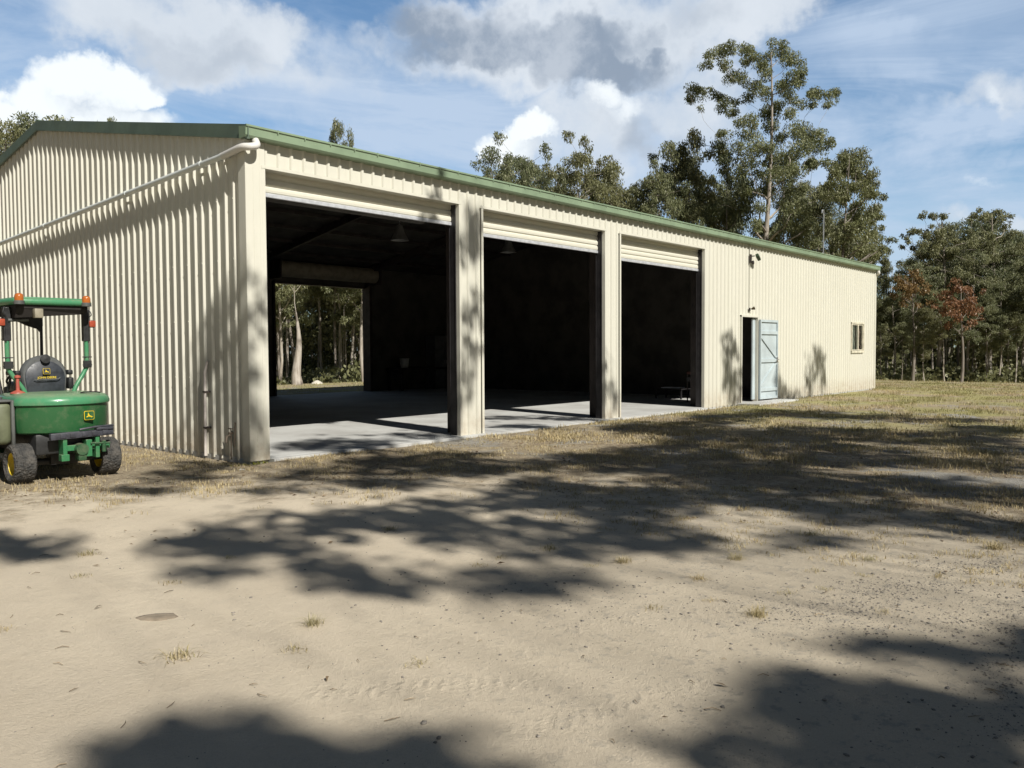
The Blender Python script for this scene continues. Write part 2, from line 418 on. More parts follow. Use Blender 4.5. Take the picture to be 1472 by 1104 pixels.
# floodlight + sensor, small lamp over door, conduit, aerial mast, tap, standpipe
fl=empty('floodlight',(14.05,-.03,3.56)); fl.parent=shed; fl.scale=(.8,.8,.8)
a=MB(); a.box(-.05,.03,-.05,.0,-.10,.16,.006); a.tube([(-.01,-.04,.1),(-.01,-.16,.1)],.016,8); a.build('bracket',M['steel'],fl)
a=MB(); a.box(-.11,.11,-.05,.05,-.06,.06,.015,Matrix.Translation((.14,-.2,.07))@Matrix.Rotation(R(35),4,'Y')@Matrix.Rotation(R(-25),4,'X')); a.build('lamp_head',simple('dark_green',(.05,.08,.045),.5),fl)
a=MB(); a.lathe([(0,.0),(.03,.01),(.045,.05),(.03,.12),(0,.13)],12,Matrix.Translation((.02,-.09,-.16))); a.build('sensor',M['steel'],fl,40)
fl=empty('wall_lamp',(14.02,-.03,2.33)); fl.parent=shed; fl.scale=(.75,.75,.75)
a=MB(); a.box(-.04,.04,-.035,0,-.06,.04,.006); a.build('base',M['steel'],fl)
a=MB(); a.lathe([(.025,0),(.04,.05),(.06,.11),(.055,.115),(0,.1)],14,Matrix.Translation((.03,-.06,.0))@Matrix.Rotation(R(70),4,'X')@Matrix.Rotation(R(30),4,'Y')); a.build('shade',simple('bronze',(.12,.09,.05),.4,.5),fl,40)
a=MB(); a.tube([(14.04,-.030,2.38),(14.04,-.030,3.45)],.005,6); a.tube([(14.04,-.034,3.7),(14.04,-.034,3.95)],.008,6); a.build('conduit',M['cream'],shed)
MX,MY=20.6,5.6
q=on(1184,303,1,MY); MX=q.x; MZ=q.z
a=MB(); zb=roofz(MY)+.05; a.tube(spl([(MX,MY,zb),(MX,MY,(zb+MZ)/2),(MX,MY,MZ-.15),(MX-.06,MY,MZ),(MX-.17,MY,MZ),(MX-.22,MY,MZ-.14)]),.035,8)
a.tube([(MX,MY,zb+.75),(MX-1.3,MY+.1,zb+.1)],.02,6); a.tube([(MX,MY,zb+.15),(MX+.35,MY,zb)],.02,6); a.build('vent_mast',M['galv'],shed,40)
a=MB(); a.tube([(-.07,.97,-.02),(-.062,.96,1.08),(-.04,.93,1.22)],.019,10); 
o=a.build('conduit',simple('pinkish_pvc',(.58,.53,.49),.5),shed,50)
a=MB()
for z in (.35,.82): a=MB(); a.box(-.086,-.0,.935,.99,z-.012,z+.012,.003); a.build('saddle',M['steel'],o)
a=MB(); a.tube([(-.06,.36,-.02),(-.06,.36,.30)],.012,8); a.tube([(-.06,.36,.28),(-.13,.34,.28),(-.15,.33,.2)],.014,8); a.box(-.09,-.03,.345,.375,.30,.33,.005); a.tube([(-.06,.30,.37),(-.06,.42,.37)],.008,6); a.tube([(-.06,.36,.3),(-.06,.36,.37)],.007,6)
a.tube([(-.05,.30,.14),(-.03,.30,.45)],.01,6)
tag(a.build('garden_tap',simple('tap_metal',(.16,.13,.10),.5,.6),None,40),'small dull metal garden tap standing at the base of the ribbed side wall','tap')
# concrete step at the small door
a=MB(); a.box(13.35,15.75,-.62,-.045,-.1,.012,.01); tag(a.build('concrete_step',M['concrete']),'thin pale concrete pad on the ground below the small side door','step')
# ------------------------------------------------------------------ things inside
def lamp_pend(x,y,z):
    r=empty('pendant_lamp',(x,y,z))
    a=MB(); a.lathe([(0.02,.34),(.06,.33),(.09,.24),(.11,.16),(.16,.08),(.20,.0),(.195,.0),(.15,.08),(.1,.15),(0,.2)],24); a.build('shade',simple('lamp_shade',(.15,.15,.145),.5,.1),r,40)
    a=MB(); a.tube([(0,0,.33),(0,0,roofz(y)-z-.05)],.012,6); a.build('rod',M['galv'],r)
    a=MB(); a.lathe([(0,.03),(.04,.05),(.055,.1),(.04,.15),(0.02,.19)],12); a.build('bulb',simple('bulb_glass',(.8,.8,.76),.2),r,60)
    return r
a=lamp_pend(6.5,4.5,3.72); tag(a,'bell-shaped metal lamp hanging from the roof inside the first open bay','lamp','pendant lamps inside the shed')
b2=copy_tree(a); b2.location=(10.2,4.6,3.78); tag(b2,'bell-shaped metal lamp hanging inside the middle open bay','lamp','pendant lamps inside the shed')
q=on(580,522,1,12.0); QX=q.x; QZ=q.z-.16
wb=empty('workbench',(QX+.75,12.0,0),R(90)); wb.scale=(1,1,(QZ)/.76); tag(wb,'dark workbench standing against the dim rear wall','workbench')
MB().box(-.38,.38,-1.2,1.2,.70,.76,.006).build('bench_top',M['steel'],wb)
for sx in (-.32,.32):
    for sy in (-1.1,1.1): MB().box(sx-.03,sx+.03,sy-.03,sy+.03,0,.70).build('leg',M['steel'],wb)
bk=empty('bucket',(QX,11.95,QZ+.002)); tag(bk,'pale plastic bucket on the dark workbench inside the shed','bucket')
a=MB(); a.lathe([(0,.003),(.12,.003),(.125,.01),(.155,.30),(.165,.30),(.165,.32),(.15,.32),(.118,.02),(0,.015)],20); a.build('pail',simple('white_plastic',(.62,.62,.60),.5),bk,40)
a=MB(); a.tube([(.165*math.cos(t_),.03+.1*math.sin(t_),.30-.12*math.sin(t_)) for t_ in [math.pi*i/12 for i in range(13)]],.004,5); a.build('handle',M['steel'],bk)
lk=empty('locker',(on(632,520,1,12.2).x,12.2,0),R(90)); tag(lk,'tall grey steel locker beside the workbench in the dim shed','locker')
MB().box(-.25,.25,-.45,.45,0,1.85,.008).build('cabinet',simple('locker_grey',(.14,.145,.15),.5),lk)
for s in (-1,1):
    d=MB().box(-.27,-.252,s*.22-.21,s*.22+.21,.06,1.8,.004).build('door',simple('locker_door',(.17,.175,.18),.5),lk)
    MB().box(-.29,-.271,s*.05-.01,s*.05+.01,.85,1.0,.003).build('handle',M['galv'],d)
q=on(968,557,0,14.4); tb=empty('low_table',(q.x,q.y,0)); tb.scale=(1,1,q.z/.42); tag(tb,'low table with pale papers just inside the third open bay','table')
MB().box(-.3,.3,-.42,.42,.36,.40,.005).build('tabletop',M['guide'],tb)
for sx in (-.26,.26):
    for sy in (-.38,.38): MB().box(sx-.02,sx+.02,sy-.02,sy+.02,0,.36).build('leg',M['guide'],tb)
a=MB(); a.box(-.15,.2,-.26,.30,.402,.43,.004,Matrix.Rotation(R(8),4,'Z')); o=tag(a.build('paper_stack',simple('paper',(.75,.75,.77),.6)),'pale stack of sheets lying on the low table in the third bay','papers'); o.location=(q.x,q.y,q.z-.42)
q=on(1003,536,0,13.4); tr=empty('tool_trolley',(q.x,q.y,0)); tr.scale=(1,1,q.z/.84); tag(tr,'small trolley with dull red top by the right side of the third opening','trolley')
MB().box(-.22,.22,-.2,.2,.80,.88,.01).build('tray',simple('dull_red',(.10,.03,.02),.5),tr); MB().box(-.22,.22,-.2,.2,.60,.72,.01).build('drawer',simple('trolley_grey',(.08,.08,.08),.5),tr); MB().box(-.22,.22,-.2,.2,.14,.18,.005).build('shelf',M['guide'],tr)
for sx in (-.2,.2):
    for sy in (-.18,.18): MB().box(sx-.012,sx+.012,sy-.012,sy+.012,.0,.80).build('leg',M['steel'],tr)
# ------------------------------------------------------------------ GROUND
BND=[(-40,1.0),(-8,-.6),(-4.2,-1.0),(-3.28,-1.35),(-1.95,-1.8),(-1.2,-2.7),(-.5,-3.2),(.3,-3.7),(.55,-4.5),(.9,-5.4),(1.1,-6.3),(1.0,-7.4),(.6,-8.3),(.4,-10),(2,-14),(3,-40)]
BX=np.array(BND)
def sdist(x,y):
    """signed distance to the sand edge, + on the grass side (numpy arrays)"""
    best=np.full(x.shape,1e9); sg=np.ones(x.shape)
    for (ax,ay),(bx,by) in zip(BND,BND[1:]):
        dx,dy=bx-ax,by-ay; l2=dx*dx+dy*dy
        t=np.clip(((x-ax)*dx+(y-ay)*dy)/l2,0,1); qx,qy=ax+t*dx-x,ay+t*dy-y; d=np.hypot(qx,qy)
        cr=dx*(y-ay)-dy*(x-ax)
        up=d<best-1e-9; best=np.where(up,d,best); sg=np.where(up,np.sign(cr),sg)
    return best*sg
def apron(x,y):
    dx=np.maximum(np.maximum(-14-x,x-27),0); dy=np.maximum(np.maximum(-26-y,y-14),0); return np.hypot(dx,dy)
def zbase(x,y):
    d=apron(x,y); t=np.clip(d/30,0,1); return -.03-.85*(t*t*(3-2*t))-.004*np.maximum(d-20,0)
def zg(x,y):
    z=float(zbase(np.array([float(x)]),np.array([float(y)]))[0])
    return z
def grid1(lo,hi,st,far,gr=1.12):
    a=list(np.arange(lo,hi,st)); s=st; x=a[-1]
    while x<far: s*=gr; x+=s; a.append(x)
    s=st; x=lo; b=[]
    while x>-far: s*=gr; x-=s; b.append(x)
    return np.array(b[::-1]+a)
gx=grid1(-7,9,.07,420); gy=grid1(-10,1.5,.07,420)
X,Y=np.meshgrid(gx,gy); 
Z=zbase(X,Y); near=(X>-12)&(X<30)&(Y>-14)&(Y<20)
sh=(X>-.3)&(X<L+.3)&(Y>-.16)&(Y<W+.3)
Zf=Z.ravel().copy(); Xf=X.ravel(); Yf=Y.ravel(); nf=near.ravel()
for i in np.nonzero(nf)[0]:
    x,y=Xf[i],Yf[i]
    Zf[i]+=.018*noise.noise((x*.55,y*.55,0))+.008*noise.noise((x*1.9,y*1.9,3))+.005*noise.noise((x*5,y*5,7))
Zf[sh.ravel()]=-.06
# two shallow wheel ruts curving over the sand
def rut(x,y,off):
    c=-5.05+off+.08*(x+3)-.02*(x+3)**2*.3; return np.exp(-((y-c)/.10)**2)
sx=((Xf>-5)&(Xf<3))*np.clip((Xf+5)/1.,0,1)*np.clip((3-Xf)/1.5,0,1)
GR=sdist(Xf,Yf)
F=[]; nx,ny=len(gx),len(gy)
idx=np.arange(nx*ny).reshape(ny,nx); F=np.stack([idx[:-1,:-1],idx[:-1,1:],idx[1:,1:],idx[1:,:-1]],-1).reshape(-1,4)
m,t,b,_=newmat('ground'); pos=t.n('ShaderNodeNewGeometry').outputs['Position']
at=t.n('ShaderNodeAttribute'); at.attribute_name='grass_side'; gs=at.outputs['Fac']
nA=t.noise(pos,.55,5,.6)[0]; nB=t.noise(pos,2.3,5,.65)[0]; nC=t.noise(pos,14,5,.7)[0]; nD=t.noise(pos,70,4,.7)[0]; nE=t.noise(pos,240,3,.7)[0]
sand=t.mix(t.ss(nA,.35,.65),(.70,.61,.475),(.61,.53,.415))
sand=t.mix(t.ss(nB,.45,.75,0,.45),sand,(.58,.495,.375))
grv=t.ss(nC,.52,.66); 
sepp=t.n('ShaderNodeSeparateXYZ'); t.put(sepp.inputs[0],pos)
rightside=t.ss(t.math('SUBTRACT',sepp.outputs[0],sepp.outputs[1]),2.2,6.0,.12,.8)   # coarser, stonier earth away from the track
sand=t.mix(t.math('MULTIPLY',rightside,.62),sand,(.44,.385,.295))
sand=t.mix(t.math('MULTIPLY',grv,rightside),sand,(.37,.335,.28))
sand=t.mix(t.ss(nD,.58,.72,0,.4),sand,(.36,.315,.25)); sand=t.mix(t.ss(nD,.30,.42,.35,0),sand,(.82,.73,.58))
sand=t.mix(t.ss(nE,.6,.74,0,.35),sand,(.28,.25,.2))
dry=t.mix(t.ss(nB,.35,.65),(.38,.32,.225),(.26,.21,.145))
dry=t.mix(t.ss(nC,.45,.62),dry,(.19,.15,.105)); dry=t.mix(t.ss(nD,.5,.62,0,.55),dry,(.52,.45,.32))
green=t.mix(t.ss(nC,.4,.65),(.27,.255,.11),(.36,.32,.16)); green=t.mix(t.ss(nD,.5,.64,0,.6),green,(.38,.34,.17))
gmask=t.math('MULTIPLY',t.ss(nA,.40,.58),t.ss(sepp.outputs[0],5.,13.,.0,1.))
gcol=t.mix(gmask,dry,green)
stone=t.mix(t.ss(nD,.42,.6),(.36,.35,.32),(.20,.19,.17)); sm=t.math('MULTIPLY',t.ss(t.noise(pos,.9,4,.55,.6)[0],.54,.62),t.math('MULTIPLY',t.ss(sepp.outputs[0],13,20,1,0.),t.ss(sepp.outputs[0],1,4)))
gcol=t.mix(t.math('MULTIPLY',sm,.9),gcol,stone)
edge=t.math('ADD',gs,t.lin(nB,.2,.8,-1.6,1.6)); edge=t.math('ADD',edge,t.lin(nC,.2,.8,-.35,.35))
col=t.mix(t.ss(edge,-.5,1.9),sand,gcol)
spk=t.n('ShaderNodeTexVoronoi'); spk.inputs['Scale'].default_value=38; t.put(spk.inputs[0],pos)
spm=t.math('MULTIPLY',t.ss(spk.outputs[0],.12,.24,1.,0.),t.ss(t.noise(pos,3.1,3)[0],.48,.6)); col=t.mix(t.math('MULTIPLY',spm,t.math('MULTIPLY',rightside,.8)),col,(.22,.20,.165))
t.put(b.inputs['Base Color'],col); b.inputs['Roughness'].default_value=.95; b.inputs['Specular IOR Level'].default_value=.15
wv=t.n('ShaderNodeTexWave',wave_type='BANDS',bands_direction='X'); wv.inputs['Scale'].default_value=5.5; wv.inputs['Distortion'].default_value=.5; wv.inputs['Detail'].default_value=2; mpw=t.n('ShaderNodeMapping'); mpw.inputs['Rotation'].default_value=(0,0,R(49.2)); t.put(mpw.inputs[0],pos); t.put(wv.inputs[0],mpw.outputs[0])
a2=t.n('ShaderNodeAttribute'); a2.attribute_name='rut'
hh=t.math('ADD',t.math('MULTIPLY',nC,.5),t.math('MULTIPLY',nD,.3)); hh=t.math('ADD',hh,t.math('MULTIPLY',nE,.4)); hh=t.math('ADD',hh,t.math('MULTIPLY',t.math('MULTIPLY',wv.outputs[1],t.math('MULTIPLY',a2.outputs['Fac'],t.ss(nC,.38,.62))),.42))
bump(t,b,hh,.022,1.)
rutv=np.zeros(Xf.shape)
for (pa,pb_,wd_,st_r) in (((470,992),(770,978),.065,1.),((1010,985),(740,1055),.06,.6),((820,900),(1250,860),.09,.5),((560,905),(760,935),.06,.35)):
    A_=on(*pa,2,-.03); B_=on(*pb_,2,-.03); dx,dy=B_.x-A_.x,B_.y-A_.y; tt=((Xf-A_.x)*dx+(Yf-A_.y)*dy)/(dx*dx+dy*dy); tc_=np.clip(tt,0,1)
    dd_=np.hypot(Xf-A_.x-tc_*dx,Yf-A_.y-tc_*dy); rutv=np.maximum(rutv,st_r*np.exp(-(dd_/wd_)**4))
Zf-=.004*rutv
gr=npmesh('ground',np.stack([Xf,Yf,Zf],-1),F,m,attr={'grass_side':GR,'rut':rutv}); gr.data.shade_smooth(); tag(gr,kind='structure')
from mathutils.bvhtree import BVHTree
def gz(x,y):
    # bilinear lookup in the ground grid
    i=min(max(np.searchsorted(gx,x)-1,0),nx-2); j=min(max(np.searchsorted(gy,y)-1,0),ny-2)
    fx=(x-gx[i])/(gx[i+1]-gx[i]); fy=(y-gy[j])/(gy[j+1]-gy[j]); q=Zf
    return float((q[j*nx+i]*(1-fx)+q[j*nx+i+1]*fx)*(1-fy)+(q[(j+1)*nx+i]*(1-fx)+q[(j+1)*nx+i+1]*fx)*fy)
# ------------------------------------------------------------------ foliage material
def leafmat(name,c1,c2,c3,trans=.35):
    m=bpy.data.materials.new(name); m.use_nodes=True; t=NT(m.node_tree); out=t.n('ShaderNodeOutputMaterial')
    geo=t.n('ShaderNodeNewGeometry'); r=geo.outputs['Random Per Island']; oi=t.n('ShaderNodeObjectInfo').outputs['Random']
    c=t.mix(t.ss(r,.1,.75),c1,c2); c=t.mix(t.ss(r,.82,.9),c,c3)
    n=t.noise(geo.outputs['Position'],.45,3)[0]; c=t.mix(t.ss(n,.38,.64,0,.55),c,(c1[0]*.5,c1[1]*.56,c1[2]*.5))
    c=t.mix(t.lin(oi,0,1,0,.3),c,(c2[0]*1.2,c2[1]*.95,c2[2]*.7))
    d=t.n('ShaderNodeBsdfPrincipled'); t.put(d.inputs['Base Color'],c); d.inputs['Roughness'].default_value=.45; d.inputs['Specular IOR Level'].default_value=.35
    tr=t.n('ShaderNodeBsdfTranslucent'); t.put(tr.inputs[0],c)
    mx=t.n('ShaderNodeMixShader'); mx.inputs[0].default_value=trans; t.nt.links.new(d.outputs[0],mx.inputs[1]); t.nt.links.new(tr.outputs[0],mx.inputs[2]); t.nt.links.new(mx.outputs[0],out.inputs[0])
    return m
LF=leafmat('gum_leaves',(.14,.17,.08),(.24,.265,.135),(.38,.39,.25))
LFS=1
LFD=leafmat('forest_leaves',(.14,.162,.084),(.24,.255,.135),(.37,.38,.24))
LFR=leafmat('rusty_leaves',(.20,.10,.05),(.29,.15,.08),(.34,.2,.11))
LFB=leafmat('bronze_leaves',(.20,.13,.055),(.27,.18,.08),(.3,.22,.11))
def barkmat(name,c1,c2,c3):
    m,t,b,_=newmat(name); g=t.n('ShaderNodeTexCoord').outputs['Object']; mp=t.n('ShaderNodeMapping'); mp.inputs['Scale'].default_value=(6,6,.8); t.put(mp.inputs[0],g)
    n=t.noise(mp.outputs[0],1.3,5,.65)[0]; n2=t.noise(g,1.1,3)[0]; oi=t.n('ShaderNodeObjectInfo').outputs['Random']
    c=t.mix(t.ss(n,.4,.6),c1,c2); c=t.mix(t.ss(n2,.5,.66),c,c3); c=t.mix(t.ss(oi,.35,.9,0,.65),c,c3)
    t.put(b.inputs['Base Color'],c); b.inputs['Roughness'].default_value=.85; bump(t,b,n,.03); return m
BK=barkmat('gum_bark',(.44,.40,.35),(.30,.26,.215),(.11,.09,.075))
# ------------------------------------------------------------------ tree builder
def leaves(cent,rad,n,rng,L=.24,Wd=.075,out=None):
    """n drooping leaves spread through an ellipsoid; returns verts (4n,3)"""
    d=rng.normal(size=(n,3)); d/=np.linalg.norm(d,axis=1)[:,None]
    r=rng.uniform(.15,1,size=(n,1))**.5; p=cent+d*r*rad
    return leafquads(p,rng,L,Wd)
def leafquads(p,rng,L,Wd):
    n=len(p); a=rng.normal(size=(n,3))*.55+np.array([0,0,-.8]); a/=np.linalg.norm(a,axis=1)[:,None]
    s=np.cross(a,rng.normal(size=(n,3))); s/=np.linalg.norm(s,axis=1)[:,None]
    l=L*rng.uniform(.6,1.3,size=(n,1)); w=Wd*rng.uniform(.7,1.3,size=(n,1))
    v=np.stack([p,p+a*l*.45+s*w,p+a*l,p+a*l*.45-s*w],1); return v.reshape(-1,3)
def quadsF(n): return np.arange(n*4).reshape(n,4)
def bend(a,b,rng,amt,n=5):
    a,b=np.array(a,float),np.array(b,float); l=np.linalg.norm(b-a); off=rng.normal(size=3)*amt*l; off[2]*=.4
    return [a+(b-a)*t+off*math.sin(math.pi*t)+rng.normal(size=3)*amt*.12*l*(0<t<1) for t in np.linspace(0,1,n)]
def gum(name,seed,H,bare=.42,spread=.26,nl=22,cl=.75,npc=210,trunk_r=.16,lm=None,L=.24,Wd=.075,lean=.04,clumps=None,base=(0,0,0),bk=None,top=.97,droop=.0):
    """tapered leaning trunk, ascending limbs, clumps of hanging leaves. origin at the trunk base."""
    rng=np.random.RandomState(seed); mb=MB(); T=[]
    n=9; lx,ly=rng.normal(size=2)*lean*H; ph=rng.uniform(0,6,2)
    for i in range(n):
        t=i/(n-1); T.append(np.array([lx*t+.012*H*math.sin(ph[0]+t*6),ly*t+.012*H*math.sin(ph[1]+t*5),H*top*t]))
    T[0][:2]=0; T[0][2]=-.3
    def tp(z):
        for a,b in zip(T,T[1:]):
            if a[2]<=z<=b[2]: return a+(b-a)*((z-a[2])/(b[2]-a[2]))
        return T[-1]
    mb.tube(T,[trunk_r*(1.25 if i==0 else 1)*(1-.86*i/(n-1)) for i in range(n)],8)
    V=[]
    if clumps is None:
        clumps=[]; nm=nl
        for i in range(nm):
            f=bare+(1-bare)*((i+rng.uniform(0,.9))/nm); an=rng.uniform(0,6.283)
            pr=math.sin(math.pi*min(1,max(0,(f-bare)/(1-bare)*.82+.16)))**.7
            rr=H*spread*pr*rng.uniform(.35,1.08); z0=H*(f-.14-rr/H*.45); e=np.array([math.cos(an)*rr,math.sin(an)*rr,H*f+rng.uniform(-.03,.03)*H])
            e[:2]+=tp(e[2]*.9)[:2]
            s=cl*rng.uniform(.65,1.25); clumps.append((e,np.array([s,s,s*.72]),None))
            for q in range(rng.randint(1,4)):
                o=rng.normal(size=3)*np.array([1,1,.6])*s*1.25; clumps.append((e+o,np.array([s,s,s*.7])*rng.uniform(.45,.85),e))
    else: clumps=[(np.array(c,float),np.array(r,float),None) for c,r in clumps]
    nodes=[(T[q],trunk_r*(1-.86*q/(n-1))) for q in range(2,n)]
    for q in range(2,n-1):
        for f_ in (.33,.66): nodes.append((T[q]*(1-f_)+T[q+1]*f_,trunk_r*(1-.86*(q+f_)/(n-1))))
    NP=np.array([a_[0] for a_ in nodes]); NR=[a_[1] for a_ in nodes]
    zlo=H*bare*.7
    order=sorted([c_ for c_ in clumps if c_[2] is None],key=lambda c_: math.hypot(*(c_[0][:2]-tp(min(c_[0][2],H*.9))[:2])))+[c_ for c_ in clumps if c_[2] is not None]
    for e,s,par in order:
        if par is None:
            dv=e-NP; hd=np.hypot(dv[:,0],dv[:,1]); cost=np.linalg.norm(dv,axis=1)+np.where(dv[:,2]<hd*.45+.15,6.,0)+np.where(NP[:,2]<zlo,8.,0)+rng.uniform(0,.35,len(NP))
            q=int(np.argmin(cost)); a=NP[q]; pth=bend(a,e,rng,.11,6); r0=min(NR[q]*.62,trunk_r*.38); r1=max(.010,r0*.3)
            mb.tube(pth,[r0+(r1-r0)*k_/5 for k_ in range(6)],5,False)
            NP=np.concatenate([NP,np.array(pth[1:5])]); NR+=[r0+(r1-r0)*k_/5 for k_ in range(1,5)]
        else: mb.tube(bend(par,e,rng,.1,3),[.018,.012,.008],4,False)
        nn=int(npc*float(s[0]*s[2])/(cl*cl*.72)); nn=max(nn,20)
        # sub-lumps make the clump ragged
        k=max(3,int(5*s[0]/cl)); cs=rng.normal(size=(k,3)); cs/=np.linalg.norm(cs,axis=1)[:,None]; cs=e+cs*s*rng.uniform(.15,.8,size=(k,1))
        for c in cs:
            V.append(leaves(c,s*rng.uniform(.5,.85),nn//k,rng,L,Wd))
            if rng.rand()<.5: mb.tube([e,c],[.012,.006],3,False)
    V=np.concatenate(V)
    root=empty(name,base)
    mb.build('trunk',bk or BK,root,60)
    npmesh('crown',V,quadsF(len(V)//4),lm or LF,root)
    return root
def set_at(o,px,dep,scale=1.,rz=None,zoff=0):
    p=deep(px,520,dep); o.location=(p.x,p.y,zg(p.x,p.y)+zoff); o.scale=(scale,)*3
    if rz is not None: o.rotation_euler=(0,0,rz)
# --- forest variants, origin at base, ~12 m tall
protos=[gum('gum_tree',s,12.,bare=br,spread=sp,nl=n_,cl=c_,npc=520,trunk_r=tr_*.8,L=.19,Wd=.032,lm=LFD) for s,br,sp,n_,c_,tr_ in
        ((1,.45,.22,20,.80,.14),(2,.38,.26,24,.85,.16),(3,.55,.20,16,.80,.12),(4,.30,.25,26,.8,.17),(5,.48,.28,20,.95,.15),(6,.36,.2,22,.75,.12))]
PH=[]
for o in protos:
    cr=[c for c in o.children if c.name.startswith('crown')][0]; a=np.empty(len(cr.data.vertices)*3,dtype=np.float32); cr.data.vertices.foreach_get('co',a); PH.append(float(np.percentile(a.reshape(-1,3)[:,2],99.7)))
used=[False]*6; rng=np.random.RandomState(5)
def place(px,dep,h,v=None,label=None,group=None,lm=None,xy=1):
    v=rng.randint(6) if v is None else v
    if not used[v]: o=protos[v]; used[v]=True
    else: o=copy_tree(protos[v])
    set_at(o,px,dep,h/PH[v],rng.uniform(0,6.28)); tag(o,label,'tree',group)
    if xy!=1: o.scale.x*=xy; o.scale.y*=xy
    if lm:
        for ch in o.children:
            if ch.name.startswith('crown'): 
                ch.data=ch.data.copy(); ch.data.materials[0]=lm
    return o
def ztop(py,dep,gzv=-.8): return (503-py)/FPX*dep+1.35-gzv
GR1='gum trees in the forest edge right of the shed'; LB1='slender dark green gum tree in the forest edge to the right of the shed'
GR2='gum trees behind the shed roof'; LB2='green gum tree whose crown rises behind the shed roof'
GR3='gum trees seen through the shed'; LB3='pale slim gum trunk seen through the open doorways of the shed'
# right of the shed: (px, depth, top py)
R_=[(1268,52,470,0),(1285,55,400,3),(1300,61,400,1),(1318,53,385,5),(1340,56,360,1),(1352,66,325,2),(1375,58,352,4),(1392,54,345,3),(1405,64,370,0),(1425,60,310,2),(1440,55,350,4),(1452,63,340,1),(1472,54,352,3),(1490,58,350,5),(1505,52,330,1),(1530,60,320,2),(1560,56,330,0),(1280,66,430,2),(1330,70,345,2),(1365,72,355,5),(1410,70,345,2),(1445,70,335,5),(1495,68,340,2),(1600,60,300,4),(1650,58,310,1),(1700,62,320,3)]
for px,dp_,ty,v in R_: place(px,dp_,ztop(ty,dp_),v,LB1,GR1)
LB1b='thin bare-trunked gum standing among the dark trunks right of the shed'
for px,dp_,ty,v in ((1262,57,440,5),(1275,60,440,5),(1296,50,470,2),(1311,56,430,2),(1329,50,450,5),(1358,51,420,2),(1383,50,440,2),(1399,57,400,5),(1418,51,430,2),(1436,51,410,5),(1460,51,420,2),(1481,50,410,2)):
    place(px,dp_,ztop(ty,dp_),v,LB1b,'thin gums right of the shed')
def small_tree(seed,px,dep,cl_,lm,lab):
    hc=screenclumps(cl_,px,dep,seed,0,0,1.,1.0); Hh=max(c[0][2] for c in hc)
    o=gum('small_tree',seed,Hh,bare=.45,clumps=hc,cl=.7,npc=330,trunk_r=.09,lean=.0,L=.17,Wd=.04,lm=lm); p=deep(px,520,dep); o.location=(p.x,p.y,zg(p.x,p.y)); tag(o,lab,'tree','trees with coloured crowns')
# behind the roof
B_=[(712,56,225,4),(740,60,200,1),(762,64,235,3),(790,66,250,0),(832,58,197,1),(812,70,245,5),(868,60,232,2),(885,68,262,3),(905,62,300,0),(925,58,270,5),(948,58,228,1),(968,62,212,4),(990,60,205,3),(1015,66,230,1),(1035,58,215,0),(1060,64,260,4),(1130,60,225,3),(1160,64,240,1),(1180,60,270,3),(1212,55,225,2),(1232,60,300,0),(1250,57,350,5),(1196,68,300,4)]
for px,dp_,ty,v in B_: place(px,dp_,ztop(ty,dp_),v,LB2,GR2,xy=.72)
o=place(488,58,ztop(182,58),3,'gum tree whose small crown top peeps above the roof left of centre','',None); o['group']='lone tree tops above the roof'; o.scale.x*=.36; o.scale.y*=.36
o=place(162,52,ztop(171,52),2,'distant gum tree whose very tip shows over the gable',''); o['group']='lone tree tops above the roof'; o.scale.x*=.5; o.scale.y*=.5
for px,dp_,ty,v in ((8,44,178,4),(42,48,166,2),(24,50,205,1),(-20,46,170,3),(-60,50,190,0),(-120,48,180,1)): place(px,dp_,ztop(ty,dp_),v,'grey-green gum tree rising past the left end of the gable','gum trees beyond the left gable')
# through the doorway
for i in range(34):
    px=rng.uniform(375,560); dp_=rng.uniform(43,80); place(px,dp_,ztop(250,dp_)*rng.uniform(.8,1),rng.choice([2,5,0,2]),LB3,GR3)
# forked old tree in the doorway
cl=[((-.9,0,5.2),(.8,.8,.6)),((.8,.2,5.6),(.9,.9,.6)),((.1,.3,6.6),(.9,.9,.7))]
ft=gum('gum_tree',77,5.6,clumps=cl,trunk_r=.26,npc=160,lm=LFD,top=.62,lean=.01,bare=.45); set_at(ft,428,40.5,1.0); tag(ft,'stout forked gum with a grey leaning trunk seen through the open rear door','tree')
#@@
# hero gum behind the roof: clumps laid out at 55 m
HC=[(168,262,32),(165,310,28),(205,350,14),(232,160,28),(225,275,30),(265,275,24),(262,120,26),(300,115,34),(345,95,30),(390,90,34),(420,110,26),(300,165,30),(340,205,36),(385,225,30),(400,150,28),(450,130,26),(470,165,34),(500,120,30),(545,80,30),(560,115,32),(600,140,34),(630,165,28),(640,200,30),(600,220,38),(650,240,30),(560,260,38),(500,205,28),(440,260,36),(480,290,34),(420,305,30),(300,300,30),(310,345,32),(345,330,26),(355,380,26),(380,420,28),(430,400,34),(500,360,44),(545,340,34),(600,300,30),(590,370,30),(640,335,28),(690,300,30),(730,290,30),(770,300,28),(800,285,22),(770,340,20),(700,340,20),(310,465,28),(285,478,14),(420,470,38),(380,520,34),(450,520,40),(520,440,36),(510,520,34),(560,480,34),(620,440,40),(660,470,42),(700,470,36),(740,490,36),(780,510,28),(640,530,44),(700,540,40),(590,560,40),(440,580,40),(400,620,36),(470,640,34),(560,640,40),(620,620,40),(680,610,36),(740,600,30),(520,700,38),(590,710,36),(650,700,34),(420,720,32),(560,780,36),(640,800,38),(600,860,34),(680,880,34),(720,940,30),(480,800,26),(450,870,28),(540,900,30)]
